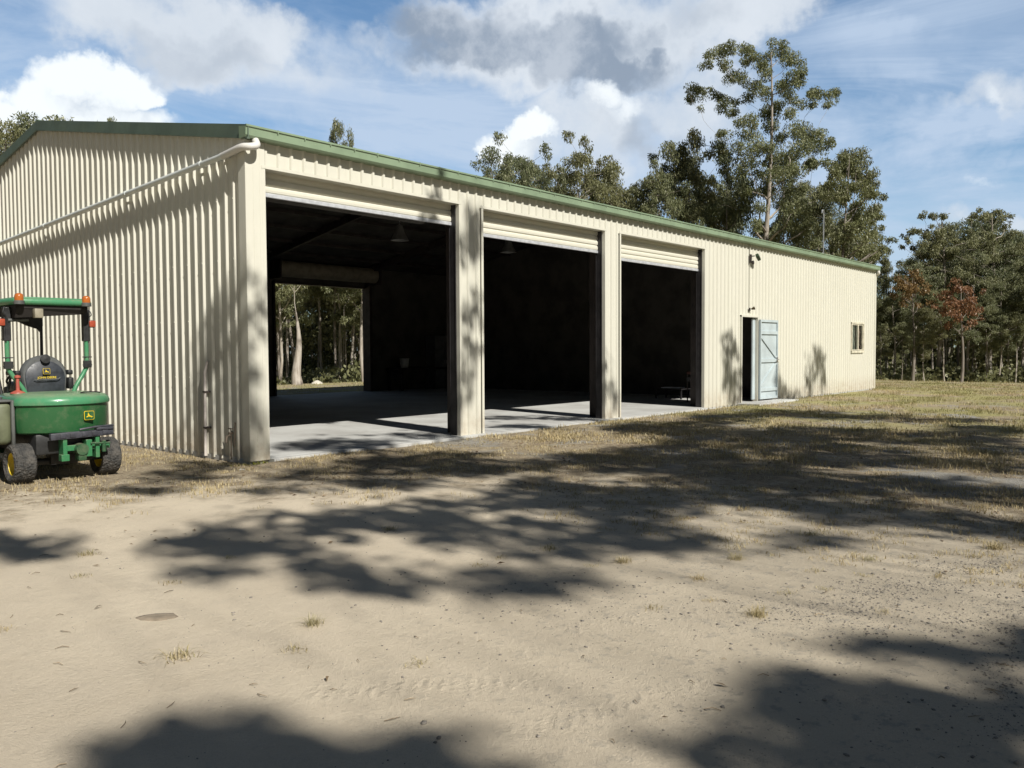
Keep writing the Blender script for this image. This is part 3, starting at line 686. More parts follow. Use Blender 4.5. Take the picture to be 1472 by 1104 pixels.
def screenclumps(lst,bpx,bdep,seed,ox=940,oy=40,k=3.067,dd=2.2):
    rg=np.random.RandomState(seed); b0=deep(bpx,520,bdep); b0.z=zg(b0.x,b0.y); out=[]
    for (x,y,r) in lst:
        p=deep(ox+x/k,oy+y/k,bdep+rg.uniform(-dd,dd))-b0; s=r/k/FPX*bdep*1.36; out.append(((p.x,p.y,p.z),(s,s,s*.85)))
    return out
hc=screenclumps(HC,1102,55,3); Hh=max(c[0][2] for c in hc)
hero=gum('gum_tree',21,Hh,bare=.35,clumps=hc,cl=.8,npc=700,trunk_r=.27,lean=.0,L=.17,Wd=.03,lm=LF); 
p=deep(1102,520,55); hero.location=(p.x,p.y,zg(p.x,p.y)); tag(hero,'tallest gum tree of all, with an open crown, behind the middle of the roof','tree')
H2=[(840,575,34),(870,600,26),(800,620,34),(850,640,34),(890,620,18),(820,680,36),(870,700,34),(910,700,26),(950,730,34),(985,735,20),(780,690,30),(840,740,34),(900,780,30),(880,830,36),(920,860,34),(960,840,30),(1000,830,18),(860,880,34),(930,920,36),(980,930,30),(820,930,32),(900,980,34),(960,990,34),(1000,1000,26),(1045,935,18),(790,640,26),(760,740,24),(1010,960,18)]
hc=screenclumps(H2,1214,50,4,dd=1.4); Hh=max(c[0][2] for c in hc)
h2=gum('gum_tree',22,Hh,bare=.35,clumps=hc,cl=.8,npc=800,trunk_r=.15,lean=.0,L=.17,Wd=.03,lm=LF); p=deep(1214,520,50); h2.location=(p.x,p.y,zg(p.x,p.y)); tag(h2,'thin open-crowned gum next right of the tallest tree, by the roof mast','tree')
small_tree(41,1382,48.5,[(1362,420,9),(1376,412,9),(1390,418,10),(1400,432,9),(1368,434,10),(1384,434,11),(1374,448,10),(1392,446,10),(1404,444,7),(1358,446,7),(1382,456,7),(1352,425,5),(1415,420,4),(1345,440,4),(1366,466,6),(1398,462,6),(1410,456,4),(1372,402,4),(1386,470,4)],LFR,'small gum with a rusty orange crown standing right of the shed')
small_tree(42,1312,50,[(1298,402,8),(1310,396,9),(1322,404,8),(1302,414,9),(1316,416,9),(1328,420,6),(1292,412,6),(1308,426,7),(1332,412,4),(1286,424,5),(1336,432,5),(1298,434,6),(1320,438,5),(1290,398,4)],LFB,'small gum with a bronze brown crown between the shed and the rusty-crowned one')
# wispy pair over the right forest
H3=[(300,100,18),(345,100,22),(395,105,20),(345,155,14),(210,205,16),(195,250,14),(240,185,20),(265,180,16),(300,190,22),(230,225,14),(300,240,22),(250,265,18),(330,200,22),(380,190,28),(430,200,30),(470,220,24),(400,240,34),(350,260,28),(290,300,26),(330,310,28),(400,300,34),(450,290,30)]
hc=screenclumps(H3,1352,54,5,1240,280,3.45,1.5); Hh=max(c[0][2] for c in hc)
h3=gum('gum_tree',23,Hh,bare=.4,clumps=hc,cl=.7,npc=700,trunk_r=.15,lean=.0,L=.17,Wd=.03,lm=LFD); p=deep(1352,520,54); h3.location=(p.x,p.y,zg(p.x,p.y)); tag(h3,'dark gum with a detached flat-topped tuft, above the rusty-crowned tree','tree')
H4=[(540,125,14),(560,95,20),(580,75,14),(600,110,24),(620,95,18),(660,75,14),(680,80,18),(715,100,18),(690,120,20),(650,120,18),(735,130,6),(530,180,18),(545,200,18),(700,160,20),(740,180,20),(600,200,26),(560,240,34),(610,250,34),(660,230,34),(700,240,36),(640,200,22),(720,270,30),(580,290,34),(650,300,34)]
hc=screenclumps(H4,1424,54,6,1240,280,3.45,1.5); Hh=max(c[0][2] for c in hc)
h4=gum('gum_tree',24,Hh,bare=.4,clumps=hc,cl=.7,npc=700,trunk_r=.15,lean=.0,L=.17,Wd=.03,lm=LFD); p=deep(1424,520,54); h4.location=(p.x,p.y,zg(p.x,p.y)); tag(h4,'gum with a spindly open top near the right edge of the forest','tree')
# undergrowth and far forest mass
V=[]; rg=np.random.RandomState(9)
for i in range(520):
    px=rg.uniform(1255,1720) if i%5<3 else rg.uniform(360,580) if i%5==3 else rg.uniform(-250,1250)
    dp_=rg.uniform(50,75) if px>1200 else rg.uniform(44,75); p=deep(px,520,dp_); s=rg.uniform(.25,1.)*(1.3 if noise.noise((p.x*.3,p.y*.3,1.))>.05 else .6); z=zg(p.x,p.y)
    V.append(leaves(np.array([p.x,p.y,z+s*.45]),np.array([s*1.3,s*1.3,s*.75]),int(110*s*s)+30,rg,.26,.10))
V=np.concatenate(V); tag(npmesh('undergrowth',V,quadsF(len(V)//4),LFD),'low dark scrub growing among the forest trunks','undergrowth',kind='stuff')
V=[]
for i in range(2300):
    px=rg.uniform(-300,1800); dp_=rg.uniform(80,105); p=deep(px,520,dp_) if i<1300 else CAM+Vector((math.sin(rg.uniform(1.55,5.9)),0,0)); s=rg.uniform(1.1,2.2)
    if i>=1300:
        an=YAW+rg.uniform(.75,5.5); dd_=rg.uniform(48,62); p=CAM+Vector((math.sin(an)*dd_,math.cos(an)*dd_,0)); z=zg(p.x,p.y)+rg.uniform(0,1)**.9*(9.2 if px>1255 else 8)*(1.5 if i>=1300 else (.45 if i%3==0 else 1))  # unseen forest ring added around the yard to darken light on the gable
    V.append(leaves(np.array([p.x,p.y,z]),np.array([s*1.3,s*1.3,s]),150,rg,.5,.2))
for i in range(420):
    px=rg.uniform(350,600) if i%2 else rg.uniform(1250,1600); dp_=rg.uniform(64,84); p=deep(px,520,dp_); s=rg.uniform(.8,1.5); z=zg(p.x,p.y)+rg.uniform(0,1)*7.5
    V.append(leaves(np.array([p.x,p.y,z]),np.array([s*1.3,s*1.3,s]),150,rg,.34,.12))
V=np.concatenate(V); tag(npmesh('far_forest',V,quadsF(len(V)//4),LFD),'dark far-off forest mass behind the nearer gum trees, plus an unseen ring added to dim side light','forest',kind='stuff')
# far trunks
tb_=MB()
for i in range(200):
    px=rg.uniform(1250,1700) if i%4 else rg.uniform(370,560); dp_=rg.uniform(62,84); p=deep(px,520,dp_); z=zg(p.x,p.y); h=rg.uniform(6,10); q=rg.normal(size=2)*.35
    tb_.tube([(p.x,p.y,z-.3),(p.x+q[0]*.4,p.y+q[1]*.4,z+h*.5),(p.x+q[0],p.y+q[1],z+h)],[rg.uniform(.04,.08),.045,.02],5,False)
tag(tb_.build('far_forest_trunks',BK),'pale and dark distant trunks massed deep in the forest','forest',kind='stuff')
# ------------------------------------------------------------------ shade trees standing outside the frame, sun side
SB=[ # px,py,rx,ry,plane(0 ground,1 wall),density
(230,1062,90,34,0,1),(340,1040,110,34,0,1),(450,1075,140,34,0,1),(620,1085,120,30,0,1),(200,1100,90,30,0,1),(690,1105,60,20,0,.8),
(1120,985,70,28,0,1),(1230,1005,130,40,0,1),(1350,1040,120,50,0,1.1),(1440,1010,60,30,0,1),(1130,1065,110,30,0,1.1),(1300,1090,160,30,0,1.1),(1020,1060,60,18,0,.6),(1290,918,90,16,0,.9),(1400,935,60,13,0,.7),(1455,905,30,14,0,.8),
(270,778,70,20,0,1),(350,770,90,20,0,1.1),(300,812,60,14,0,.8),(450,745,80,16,0,1),(530,735,60,12,0,.9),(500,815,80,20,0,1),(560,828,50,14,0,.8),(470,800,50,10,0,.8),
(50,778,80,14,0,1),(10,775,50,16,0,.9),
(650,735,100,18,0,1.1),(740,760,120,18,0,1.1),(620,760,60,14,0,.9),(860,755,70,14,0,.9),(700,825,90,18,0,.8),(790,825,70,14,0,.7),(780,790,60,8,0,.5),
(960,768,90,13,0,1),(900,745,60,12,0,.9),(1140,772,60,12,0,.9),
(780,700,100,18,0,1.1),(860,720,80,18,0,1.1),(960,715,100,16,0,1.1),(1000,690,90,12,0,.9),(1080,700,80,16,0,1),(1180,712,110,16,0,1.1),(1280,735,110,14,0,1.1),(1390,752,90,12,0,1),(1460,768,40,10,0,.9),
(700,665,80,10,0,.9),(850,660,100,12,0,1),(940,650,100,12,0,1),(1040,665,120,12,0,1.1),(1120,680,100,12,0,1),(1240,690,120,10,0,1),(1380,700,100,10,0,1),(1450,715,60,10,0,.9),
(960,612,90,9,0,1),(1040,600,60,6,0,.9),(1060,628,120,12,0,1.1),(1160,620,110,9,0,1.1),(1200,648,120,12,0,1.1),(1290,662,110,8,0,1),(1330,628,120,8,0,1.1),(1440,640,70,10,0,1),(1400,615,80,6,0,1),(1460,670,50,8,0,.9),(1120,592,90,5,0,1),(1230,598,90,4,0,.8),(1340,602,90,3,0,.7),
(560,665,90,12,0,1.1),(650,672,60,8,0,1),(640,650,60,6,0,.7),(470,682,70,9,0,.9),(590,690,60,8,0,.8),(500,640,60,10,0,.8),(430,640,40,6,0,.6),(590,626,60,4,0,.6),(380,700,60,6,0,.5),(250,680,50,8,0,.8),(300,665,60,6,0,.6),(230,700,60,6,0,.7),(750,612,50,3,0,.7),(820,600,60,3,0,.6),(700,600,40,3,0,.6),
(1048,495,10,30,1,1.1),(1055,560,13,26,1,1.1),(1045,530,8,20,1,.8),(1120,555,10,22,1,1),(1130,568,10,14,1,.8),(1162,545,7,28,1,1),(1177,520,8,18,1,1.1),(1184,550,5,26,1,.8),(1150,570,14,8,1,.9),
(672,310,16,50,1,.9),(678,350,8,30,1,.8),(674,470,14,45,1,1),(668,560,18,40,1,.6),(622,290,9,30,1,1.1),
(372,420,14,50,1,.55),(366,600,18,50,1,.9),(355,520,10,40,1,.4),
(335,440,14,45,2,.9),(318,520,12,50,2,.8),(338,590,8,35,2,.7),(300,470,8,30,2,.6),(285,585,10,30,2,.5),
]
bases=[(-10.5,-25),(-7.0,-26),(-2.0,-26),(3.0,-26),(8,-25.5),(13.5,-25),(19,-24),(25,-23)]
buck=[[] for _ in bases]; rg=np.random.RandomState(31)
for (px,py,rx,ry,pl,den) in SB:
    ax,val=((2,0.),(1,0.),(0,-.02))[pl]
    c=on(px,py,ax,val); e1=on(px+rx,py,ax,val)-c; e2=on(px,py-ry,ax,val)-c
    if e2.length>3.2: e2=e2*(3.2/e2.length)
    area=math.pi*e1.cross(e2).length*(1.,.75,.22)[pl]
    H=rg.uniform(11.5,15); t_=(H-c.z)/.94; ctr=c-SUN*t_
    n=int(area*230*den)+12
    n=int(n*(1.5 if py>880 else (.8 if (700<py<860 and px<760) else 1.1) if pl==0 else .7)); a=rg.uniform(0,6.283,n); r=np.sqrt(rg.uniform(0,1,n))
    kc=max(5,n//55); ca=rg.uniform(0,6.283,kc); cr_=np.sqrt(rg.uniform(0,1,kc))*.98; ci=rg.randint(0,kc,n); mk=rg.uniform(0,1,n)<(.25 if py>880 else .72); sg_=.9/math.sqrt(kc)
    ux_=np.where(mk,cr_[ci]*np.cos(ca[ci])+rg.normal(size=n)*sg_,r*np.cos(a)); uy_=np.where(mk,cr_[ci]*np.sin(ca[ci])+rg.normal(size=n)*sg_,r*np.sin(a))
    hz=rg.normal(size=n)*.35
    pts=np.array(ctr)+np.outer(ux_,np.array(e1))+np.outer(uy_,np.array(e2))-np.outer(hz,np.array(SUN))
    k=min(range(len(bases)),key=lambda i:(ctr.x-bases[i][0])**2+.3*(ctr.y-bases[i][1])**2)
    buck[k].append((np.array(ctr),pts))
wh=['first','second','third','fourth','fifth','sixth','seventh','eighth']
for k,(bx,by) in enumerate(bases):
    if not buck[k]: continue
    rr=np.random.RandomState(60+k); z0=zg(bx,by); mb=MB(); Ht=14.5
    T=[np.array([bx+.1*math.sin(i*1.3+k),by+.1*math.cos(i*1.1+k),z0-.2+i*Ht/8]) for i in range(9)]
    mb.tube([tuple(p-np.array([bx,by,z0])) for p in T],[.24*(1-.85*i/8) for i in range(9)],10)
    V=[]
    for ctr,pts in buck[k]:
        d=math.hypot(ctr[0]-bx,ctr[1]-by); zs=max(5.,ctr[2]-1-d*.9); a=np.array([bx,by,zs])
        pth=bend(a,ctr,rr,.05,6); mb.tube([tuple(p-np.array([bx,by,z0])) for p in pth],[.010*(1-.6*j/5) for j in range(6)],5,False)
        V.append(leafquads(pts-np.array([bx,by,z0]),rr,.22,.075))
    V=np.concatenate(V); root=empty('gum_tree',(bx,by,z0)); mb.build('trunk',BK,root,60); npmesh('crown',V,quadsF(len(V)//4),LF,root)
    tag(root,'tall gum outside the frame whose crown throws the dappled shadows, %s from the left'%wh[k],'tree','shade gums on the sunny side of the yard')
# ------------------------------------------------------------------ dry grass (uncountable) and tufts
def bladeF(n):
    o=np.arange(n)[:,None]*5; return np.concatenate([o+np.array([0,1,2]),o+np.array([0,2,4]),o+np.array([4,2,3])],1).reshape(-1,3)
def blades(P0,rng,h,w,spr=.6):
    n=len(P0); an=rng.uniform(0,6.283,n); d=np.stack([np.cos(an),np.sin(an),np.zeros(n)],-1); s=np.stack([-np.sin(an),np.cos(an),np.zeros(n)],-1)
    hh=(h*rng.uniform(.4,1.3,n))[:,None]; ln=(rng.uniform(.1,1,n)*spr)[:,None]; ww=(w*rng.uniform(.6,1.4,n))[:,None]
    up=np.array([0,0,1.]); mid=P0+up*hh*.6+d*hh*ln*.35; tip=P0+up*hh*(1-.35*ln)+d*hh*ln*1.0
    return np.stack([P0-s*ww,P0+s*ww,mid+s*ww*.6,tip,mid-s*ww*.6],1).reshape(-1,3)
m=bpy.data.materials.new('dry_grass'); m.use_nodes=True; t=NT(m.node_tree); out=t.n('ShaderNodeOutputMaterial'); geo=t.n('ShaderNodeNewGeometry')
r=geo.outputs['Random Per Island']; sp=t.n('ShaderNodeSeparateXYZ'); t.put(sp.inputs[0],geo.outputs['Position'])
c=t.mix(t.ss(r,0,.8),(.56,.47,.28),(.38,.30,.165)); c=t.mix(t.ss(r,.86,.93),c,(.60,.54,.36))
gm=t.math('MULTIPLY',t.ss(t.noise(geo.outputs['Position'],.55,5,.6)[0],.40,.58),t.ss(sp.outputs[0],4.,13.,.0,1.)); c=t.mix(t.math('MULTIPLY',gm,.75),c,(.20,.205,.075))
d=t.n('ShaderNodeBsdfDiffuse'); t.put(d.inputs[0],c); tr=t.n('ShaderNodeBsdfTranslucent'); t.put(tr.inputs[0],c); mx=t.n('ShaderNodeMixShader'); mx.inputs[0].default_value=.25
t.nt.links.new(d.outputs[0],mx.inputs[1]); t.nt.links.new(tr.outputs[0],mx.inputs[2]); t.nt.links.new(mx.outputs[0],out.inputs[0]); GM=m
rg=np.random.RandomState(17)
def scatter(n,x0,x1,y0,y1,fn):
    x=rg.uniform(x0,x1,n); y=rg.uniform(y0,y1,n); d=sdist(x,y)
    nz=np.array([noise.noise((a*1.1,b_*1.1,5.)) +.5*noise.noise((a*3.3,b_*3.3,9.)) for a,b_ in zip(x,y)])
    keep=(rg.uniform(0,1,n)<fn(d,nz))&~((x>-.05)&(x<L+.1)&(y>-.15)&(y<W+.1)); return x[keep],y[keep]
f1=lambda d,nz: np.clip((d+.4+nz*1.6)/3.4,0,.95)*np.clip(.42+nz*1.5,.03,1)
PP=[]; 
for (n,x0,x1,y0,y1,k,sp_,h_) in ((30000,-4.5,8,-9,3,8,.045,.045),(26000,4,30,-10,3,6,.08,.07),(5000,24,50,-12,22,5,.12,.10),(1500,6,20,12.8,24,5,.12,.10)):
    x,y=scatter(n,x0,x1,y0,y1,f1)
    q=np.repeat(np.stack([x,y],-1),k,0)+rg.normal(size=(len(x)*k,2))*sp_
    q=q[~((q[:,0]>-.06)&(q[:,0]<L+.05)&(q[:,1]>-.18)&(q[:,1]<W+.05))]
    PP.append((q,h_))
V=[]
for q,h_ in PP:
    z=np.array([gz(a,b_) for a,b_ in q]); V.append(blades(np.column_stack([q,z-.004]),rg,h_,.003 if h_<.06 else .006,.9))
for i in range(520):
    px=rg.uniform(820,1500); py=700+rg.uniform(0,1)**1.8*150*(.35+.65*(px-820)/650); p=on(px,py,2,-.02); k=rg.randint(6,26); q=np.column_stack([p.x+rg.normal(size=k)*.035,p.y+rg.normal(size=k)*.035])
    V.append(blades(np.column_stack([q,np.array([gz(a,b_) for a,b_ in q])-.004]),rg,rg.uniform(.02,.055),.0022,1.8))
V=np.concatenate(V); o=npmesh('dry_grass',V,bladeF(len(V)//5),GM); tag(o,'short dry yellowing grass thinning out into the bare sand','grass',kind='stuff')
# fallen leaves and bark over the bare earth near the shed
x=rg.uniform(-4.5,13,15000); y=rg.uniform(-8,.2,15000); dsd=sdist(x,y); nz=np.array([noise.noise((a*.8,b_*.8,12.)) for a,b_ in zip(x,y)])
kp=(rg.uniform(0,1,len(x))<np.clip((dsd+.8+nz*2)/2.2,.02,1)*np.clip(.5+nz*1.6,.1,1))&~((x>-.06)&(y>-.18)); x,y=x[kp],y[kp]
n_=len(x); an=rg.uniform(0,6.283,n_); P0=np.column_stack([x,y,[gz(a,b_)+.004 for a,b_ in zip(x,y)]]); l_=rg.uniform(.02,.06,n_)[:,None]; w_=l_*rg.uniform(.1,.24,n_)[:,None]
d_=np.column_stack([np.cos(an),np.sin(an),rg.normal(size=n_)*.15]); s_=np.column_stack([-np.sin(an),np.cos(an),rg.normal(size=n_)*.3]); up_=np.array([0,0,1.])*rg.uniform(0,.012,n_)[:,None]
V=np.stack([P0,P0+d_*l_*.5+s_*w_+up_,P0+d_*l_,P0+d_*l_*.5-s_*w_+up_],1).reshape(-1,3)
o=npmesh('leaf_litter',V,quadsF(n_),leafmat('litter',(.20,.14,.085),(.33,.25,.16),(.42,.35,.25),.1)); tag(o,'brown fallen leaves and bark scraps littering the earth in front of the bays','leaf litter',kind='stuff')
def tuft(n,h,r,seed,mat=GM,w=.0014):
    rr=np.random.RandomState(seed); p=np.column_stack([rr.normal(size=(n,2))*r,np.zeros(n)-.005]); v=blades(p,rr,h,w,1.9)
    o=npmesh('grass_tuft',v,bladeF(len(v)//5),mat); return o
STR=leafmat('straw',(.62,.54,.36),(.44,.37,.21),(.30,.27,.12),.3)
tp_=[tuft(110,.075,.028,1,STR,.002),tuft(80,.055,.03,2,STR,.002),tuft(40,.03,.025,3,STR,.0018)]
TL=[((450,893),0,'large pale straw tuft alone on the open sand, nearest the camera at left of centre'),((895,805),0,'bristly pale tuft on the sand just below the long dark shade band'),((1005,830),1,'spreading straw tuft on the sand below the bristly pale one'),((125,795),1,'dark green flattened tuft beside the shadow at the left edge'),((560,760),1,'small dark green tuft in the middle shadow patch'),((790,787),1,'green-brown tuft at the edge of the central shadow'),((1060,800),0,'greenish tuft right of the bristly pale ones'),((1090,885),0,'sparse wide tuft in the gravelly sand at right of centre'),((258,942),1,'small olive tuft low at the left on bare sand'),((1250,803),1,'brown tuft on the sand beside the gravel patch at right'),((1430,790),0,'thick straw tuft at the right edge of the sand'),((1165,766),1,'low tuft on the sand at the tip of the right shadow')]
SM=[((118,828),),((247,838),),((425,930),),((330,800),),((1130,850),),((1185,845),),((1240,825),),((1020,860),),((940,870),),((1350,830),),((1400,800),),((1270,880),),((850,810),),((720,800),),((690,810),),((1170,820),),((5,905),),((598,950),),((980,745),),((1310,800),)]
ux=[0,0,0]
def puttuft(px,k,lab,grp):
    p=on(px[0],px[1],2,-.02); o=tp_[k] if not ux[k] else tp_[k].copy()
    if ux[k]: COL.objects.link(o)
    ux[k]=1; o.location=(p.x,p.y,gz(p.x,p.y)); s=rg.uniform(.8,1.2); o.scale=(s,s,s*rg.uniform(.7,1.1)); o.rotation_euler=(0,0,rg.uniform(0,6.28)); tag(o,lab,'grass tuft',grp)
for px,k,lab in TL: puttuft(px,k,lab,'grass tufts on the sand')
for (px,) in SM: puttuft(px,2,'tiny withered tuft scattered on the bare sand','tiny tufts on the sand')
# weeds at the corner post
wm=leafmat('weed_leaves',(.22,.24,.05),(.32,.33,.07),(.38,.36,.10))
o=tuft(70,.06,.05,8,wm,.007); o.name='weed'; q=on(365,661,2,-.02); o.location=(.02,-.12,gz(.02,-.12)); o.scale=(2.,1,1); tag(o,'yellow-green weed sprouting at the foot of the front corner post','weed')
# pebbles and specks
pm=simple('pebble',(.26,.235,.20),.9,0,.35,3,col2=(.15,.14,.125)); V=[];Fc=[]
ico=bmesh.new(); bmesh.ops.create_icosphere(ico,subdivisions=1,radius=1); iv=np.array([v.co[:] for v in ico.verts]); iff=np.array([[v.index for v in f.verts] for f in ico.faces]); ico.free()
npb=5200; cnt=0
for i in range(npb+7000):
    dist=2.4+14*rg.uniform()**1.6; px=rg.uniform(-30,1500); p=deep(px,503,dist)
    if i>=npb:
        q_=((1395,815,60,9),(1200,870,70,10),(1455,960,40,50),(1290,845,60,8),(900,560+300,200,20),(1250,900,120,14),(1440,880,60,20))[i%7]; p=on(q_[0]+q_[2]*rg.normal(),max(700,q_[1]+q_[3]*rg.normal()),2,-.02); dist=(p-CAM).length
    x,y=p.x,p.y
    if (x>-.2 and y>-.3): continue
    cl_=noise.noise((x*1.3,y*1.3,2.))+.12*(x-y-3)
    if i<npb and rg.rand()>np.clip(.35+cl_*.9,.05,1): continue
    s=.0022+.007*rg.rand()**7; s*=(1+dist*.05)*(1 if i<npb else .72)
    sc3=np.array([s*rg.uniform(.7,1.4),s*rg.uniform(.7,1.4),s*rg.uniform(.4,.8)]); vv=iv*(1+.2*rg.normal(size=(len(iv),1)))*sc3+np.array([x,y,gz(x,y)+s*.2])
    V.append(vv); Fc.append(iff+cnt*len(iv)); cnt+=1
tag(npmesh('pebbles',np.concatenate(V),np.concatenate(Fc),pm),'small stones and specks strewn over the sandy yard','pebbles',kind='stuff')
# fallen twigs / straws
tw=MB()
for i in range(70):
    px=rg.uniform(0,1472); py=rg.uniform(720,1100); p=on(px,py,2,-.02); l=rg.uniform(.02,.07); a=rg.uniform(0,6.28); z=gz(p.x,p.y)+.004
    tw.tube([(p.x,p.y,z),(p.x+l*.5*math.cos(a),p.y+l*.5*math.sin(a),z+.006),(p.x+l*math.cos(a+.3),p.y+l*math.sin(a+.3),z+.002)],[.0016,.0022,.001],4,False)
tag(tw.build('fallen_twigs',simple('twig',(.34,.27,.18),.9,0,.5,2)),'fine straws and twigs lying scattered on the sand','twigs',kind='stuff')
q=on(225,886,2,-.02); a=MB(); a.lathe([(0,.012),(.05,.013),(.085,.007),(.1,-.006)],14); a.v=[(x_*(1+.35*noise.noise((x_*22,y_*22,1.))),y_*(1+.5*noise.noise((x_*22,y_*22,6.))),z_) for x_,y_,z_ in a.v]; o=a.build('flat_stone',simple('dull_brown',(.26,.215,.16),.95,0,.2,10,bmp=.01),None,60); o.location=(q.x,q.y,gz(q.x,q.y)); o.scale=(1.15,.55,1); o.rotation_euler=(0,0,R(-40)); tag(o,'flat brown stone half buried in the bare sand at left','stone')
q=on(347,673,2,-.02); a=MB(); a.box(-.035,.035,-.015,.015,0,.006,.002); a.box(-.01,.03,-.012,.02,.004,.012,.002,Matrix.Rotation(.4,4,'Y')); o=a.build('paper_scrap',simple('white_scrap',(.75,.74,.72),.7)); o.location=(q.x,q.y,gz(q.x,q.y)); tag(o,'small white scrap on the ground in front of the corner post','litter')
q=deep(456,558,40); a=MB(); rr=np.random.RandomState(3); a.lathe([(.36,-.1),(.26,.06),(.14,.14),(.05,.18),(0,.185)],16); o=a.build('sand_heap',simple('pale_sand',(.60,.56,.48),.95,0,.15,3,bmp=.05,bscale=8),None,70); o.location=(q.x,q.y,zg(q.x,q.y)); tag(o,'small pale heap of sand on the grass beyond the rear doorway','sand heap')
def paint(name,col):
    m,t,b,_=newmat(name); g=t.n('ShaderNodeTexCoord').outputs['Object']; ge=t.n('ShaderNodeNewGeometry').outputs['Normal']
    sp=t.n('ShaderNodeSeparateXYZ'); t.put(sp.inputs[0],ge); upf=t.ss(sp.outputs[2],.55,1.)
    n=t.noise(g,9,5,.65)[0]; n2=t.noise(g,60,3,.6)[0]
    dust=t.math('ADD',t.math('MULTIPLY',upf,.38),t.math('MULTIPLY',t.ss(n,.45,.75),.22)); dust=t.math('MULTIPLY',dust,t.lin(n2,.2,.8,.6,1.2))
    t.put(b.inputs['Base Color'],t.mix(dust,col,(.30,.26,.18))); t.put(b.inputs['Roughness'],t.lin(dust,0,.5,.28,.7)); b.inputs['Coat Weight'].default_value=.25; return m
GRN=paint('tractor_green',(.018,.095,.032)); GRN2=paint('tractor_green_light',(.06,.225,.11))
DKP=simple('dark_plastic',(.022,.023,.024),.5,0,.3,12); GRYP=simple('grey_plastic',(.10,.105,.10),.55,0,.2,9)
SEAT=simple('seat_vinyl',(.035,.04,.05),.45,0,.25,12); SEAT2=simple('seat_edge',(.085,.09,.09),.6,0,.2,12)
YEL=simple('yellow_paint',(.75,.55,.03),.4,0,.15,9); OLV=simple('olive_tank',(.13,.145,.085),.55,0,.2,5)
AMB,t,b,_=newmat('amber_lens'); b.inputs['Base Color'].default_value=(.55,.16,.03,1); b.inputs['Roughness'].default_value=.15; b.inputs['Transmission Weight'].default_value=.3; b.inputs['Coat Weight'].default_value=.5
ORG=simple('orange_lens',(.36,.07,.035),.25,0,.1,12)
m,t,b,_=newmat('turf_tyre'); g=t.n('ShaderNodeTexCoord').outputs['Object']; vo=t.n('ShaderNodeTexVoronoi'); vo.inputs['Scale'].default_value=42; t.put(vo.inputs[0],g)
t.put(b.inputs['Base Color'],t.mix(t.ss(t.noise(g,14,4)[0],.35,.7),(.032,.032,.031),(.08,.074,.066))); b.inputs['Roughness'].default_value=.85; bump(t,b,vo.outputs[0],-.012); TYR=m
tz=gz(-2.1,.3)
tr=empty('ride_on_mower',(-2.065,.38,tz),R(-1)); tag(tr,'green ride-on mower with canopy and amber beacons parked beside the ribbed side wall','mower')
def Z2X(x,y,z): return Matrix.Translation((x,y,z))@Matrix.Rotation(R(90),4,'Y')
def wheel(x,y,r,wd):
    s=1 if x>0 else -1
    h=wd/2; e=empty('wheel',(x,y,r)); e.parent=tr
    prof=[(r*.56,-h*.72),(r*.62,-h*.86),(r*.80,-h*1.0),(r*.90,-h*.95),(r*.965,-h*.80)]
    # tread lugs modelled as circumferential steps
    for i in range(9):
        u=-h*.74+i*h*1.48/8; prof+=[(r*(.985+.012*(1-((i-4)/4)**2)),u-.006),(r*(.985+.012*(1-((i-4)/4)**2)),u+.003),(r*.965,u+.0045)]
    prof+=[(r*.965,h*.80),(r*.90,h*.95),(r*.80,h),(r*.62,h*.86),(r*.56,h*.72)]
    mb=MB(); mb.lathe(prof,40,Matrix.Rotation(R(90),4,'Y')); mb.build('tyre',TYR,e,35)
    mb=MB(); mb.lathe([(r*.58,-h*.74),(r*.54,-h*.70),(r*.50,-h*.35),(r*.44,-h*.12),(r*.2,0),(r*.17,h*.1),(0,h*.1)],32,Matrix.Rotation(R(90),4,'Y'))
    mb.lathe([(r*.58,h*.74),(r*.54,h*.70),(r*.50,h*.35),(r*.44,h*.2),(r*.2,h*.15),(r*.16,h*.3),(0,h*.3)],32,Matrix.Rotation(R(90),4,'Y'))
    for k in range(5):
        a=k*2*math.pi/5; mb.tube([(s*h*.1,r*.28*math.cos(a),r*.28*math.sin(a)),(s*h*.42,r*.28*math.cos(a),r*.28*math.sin(a))],.010,6)
    mb.build('rim',YEL,e,35)
wheel(-.42,0,.212,.215); wheel(.45,0,.212,.215); wheel(-.47,1.28,.30,.27); wheel(.47,1.28,.30,.27)
# hood: plan outline with a bulged rear face, lofted upwards
def outline(hw,yr,yc,yf,n=18,rc=.06):
    pts=[]
    for i in range(n+1):
        u=-1+2*i/n; a=abs(u)**2.3; pts.append((hw*u,yr+(yc-yr)*a))
    return pts+[(hw+.002,yc+.06),(hw,yf),(-hw,yf),(-hw-.002,yc+.06)]
def loft(levels):
    mb=MB(); n=None
    for (hw,yr,yc,yf,z,tilt) in levels:
        o=outline(hw,yr,yc,yf); n=len(o); mb.v+=[(x,y,z+tilt*(y)) for x,y in o]
    L_=len(levels)
    for i in range(L_-1):
        for k in range(n): mb.f.append((i*n+k,i*n+(k+1)%n,(i+1)*n+(k+1)%n,(i+1)*n+k))
    mb.f.append(tuple(range(n))[::-1]); mb.f.append(tuple((L_-1)*n+k for k in range(n))); return mb
loft([(.41,-.27,-.03,.55,.515,0),(.445,-.31,-.06,.55,.535,0),(.455,-.325,-.07,.55,.60,0),(.46,-.33,-.07,.55,.78,0),(.455,-.33,-.07,.55,.812,0)]).build('rear_hood',GRN,tr,40)
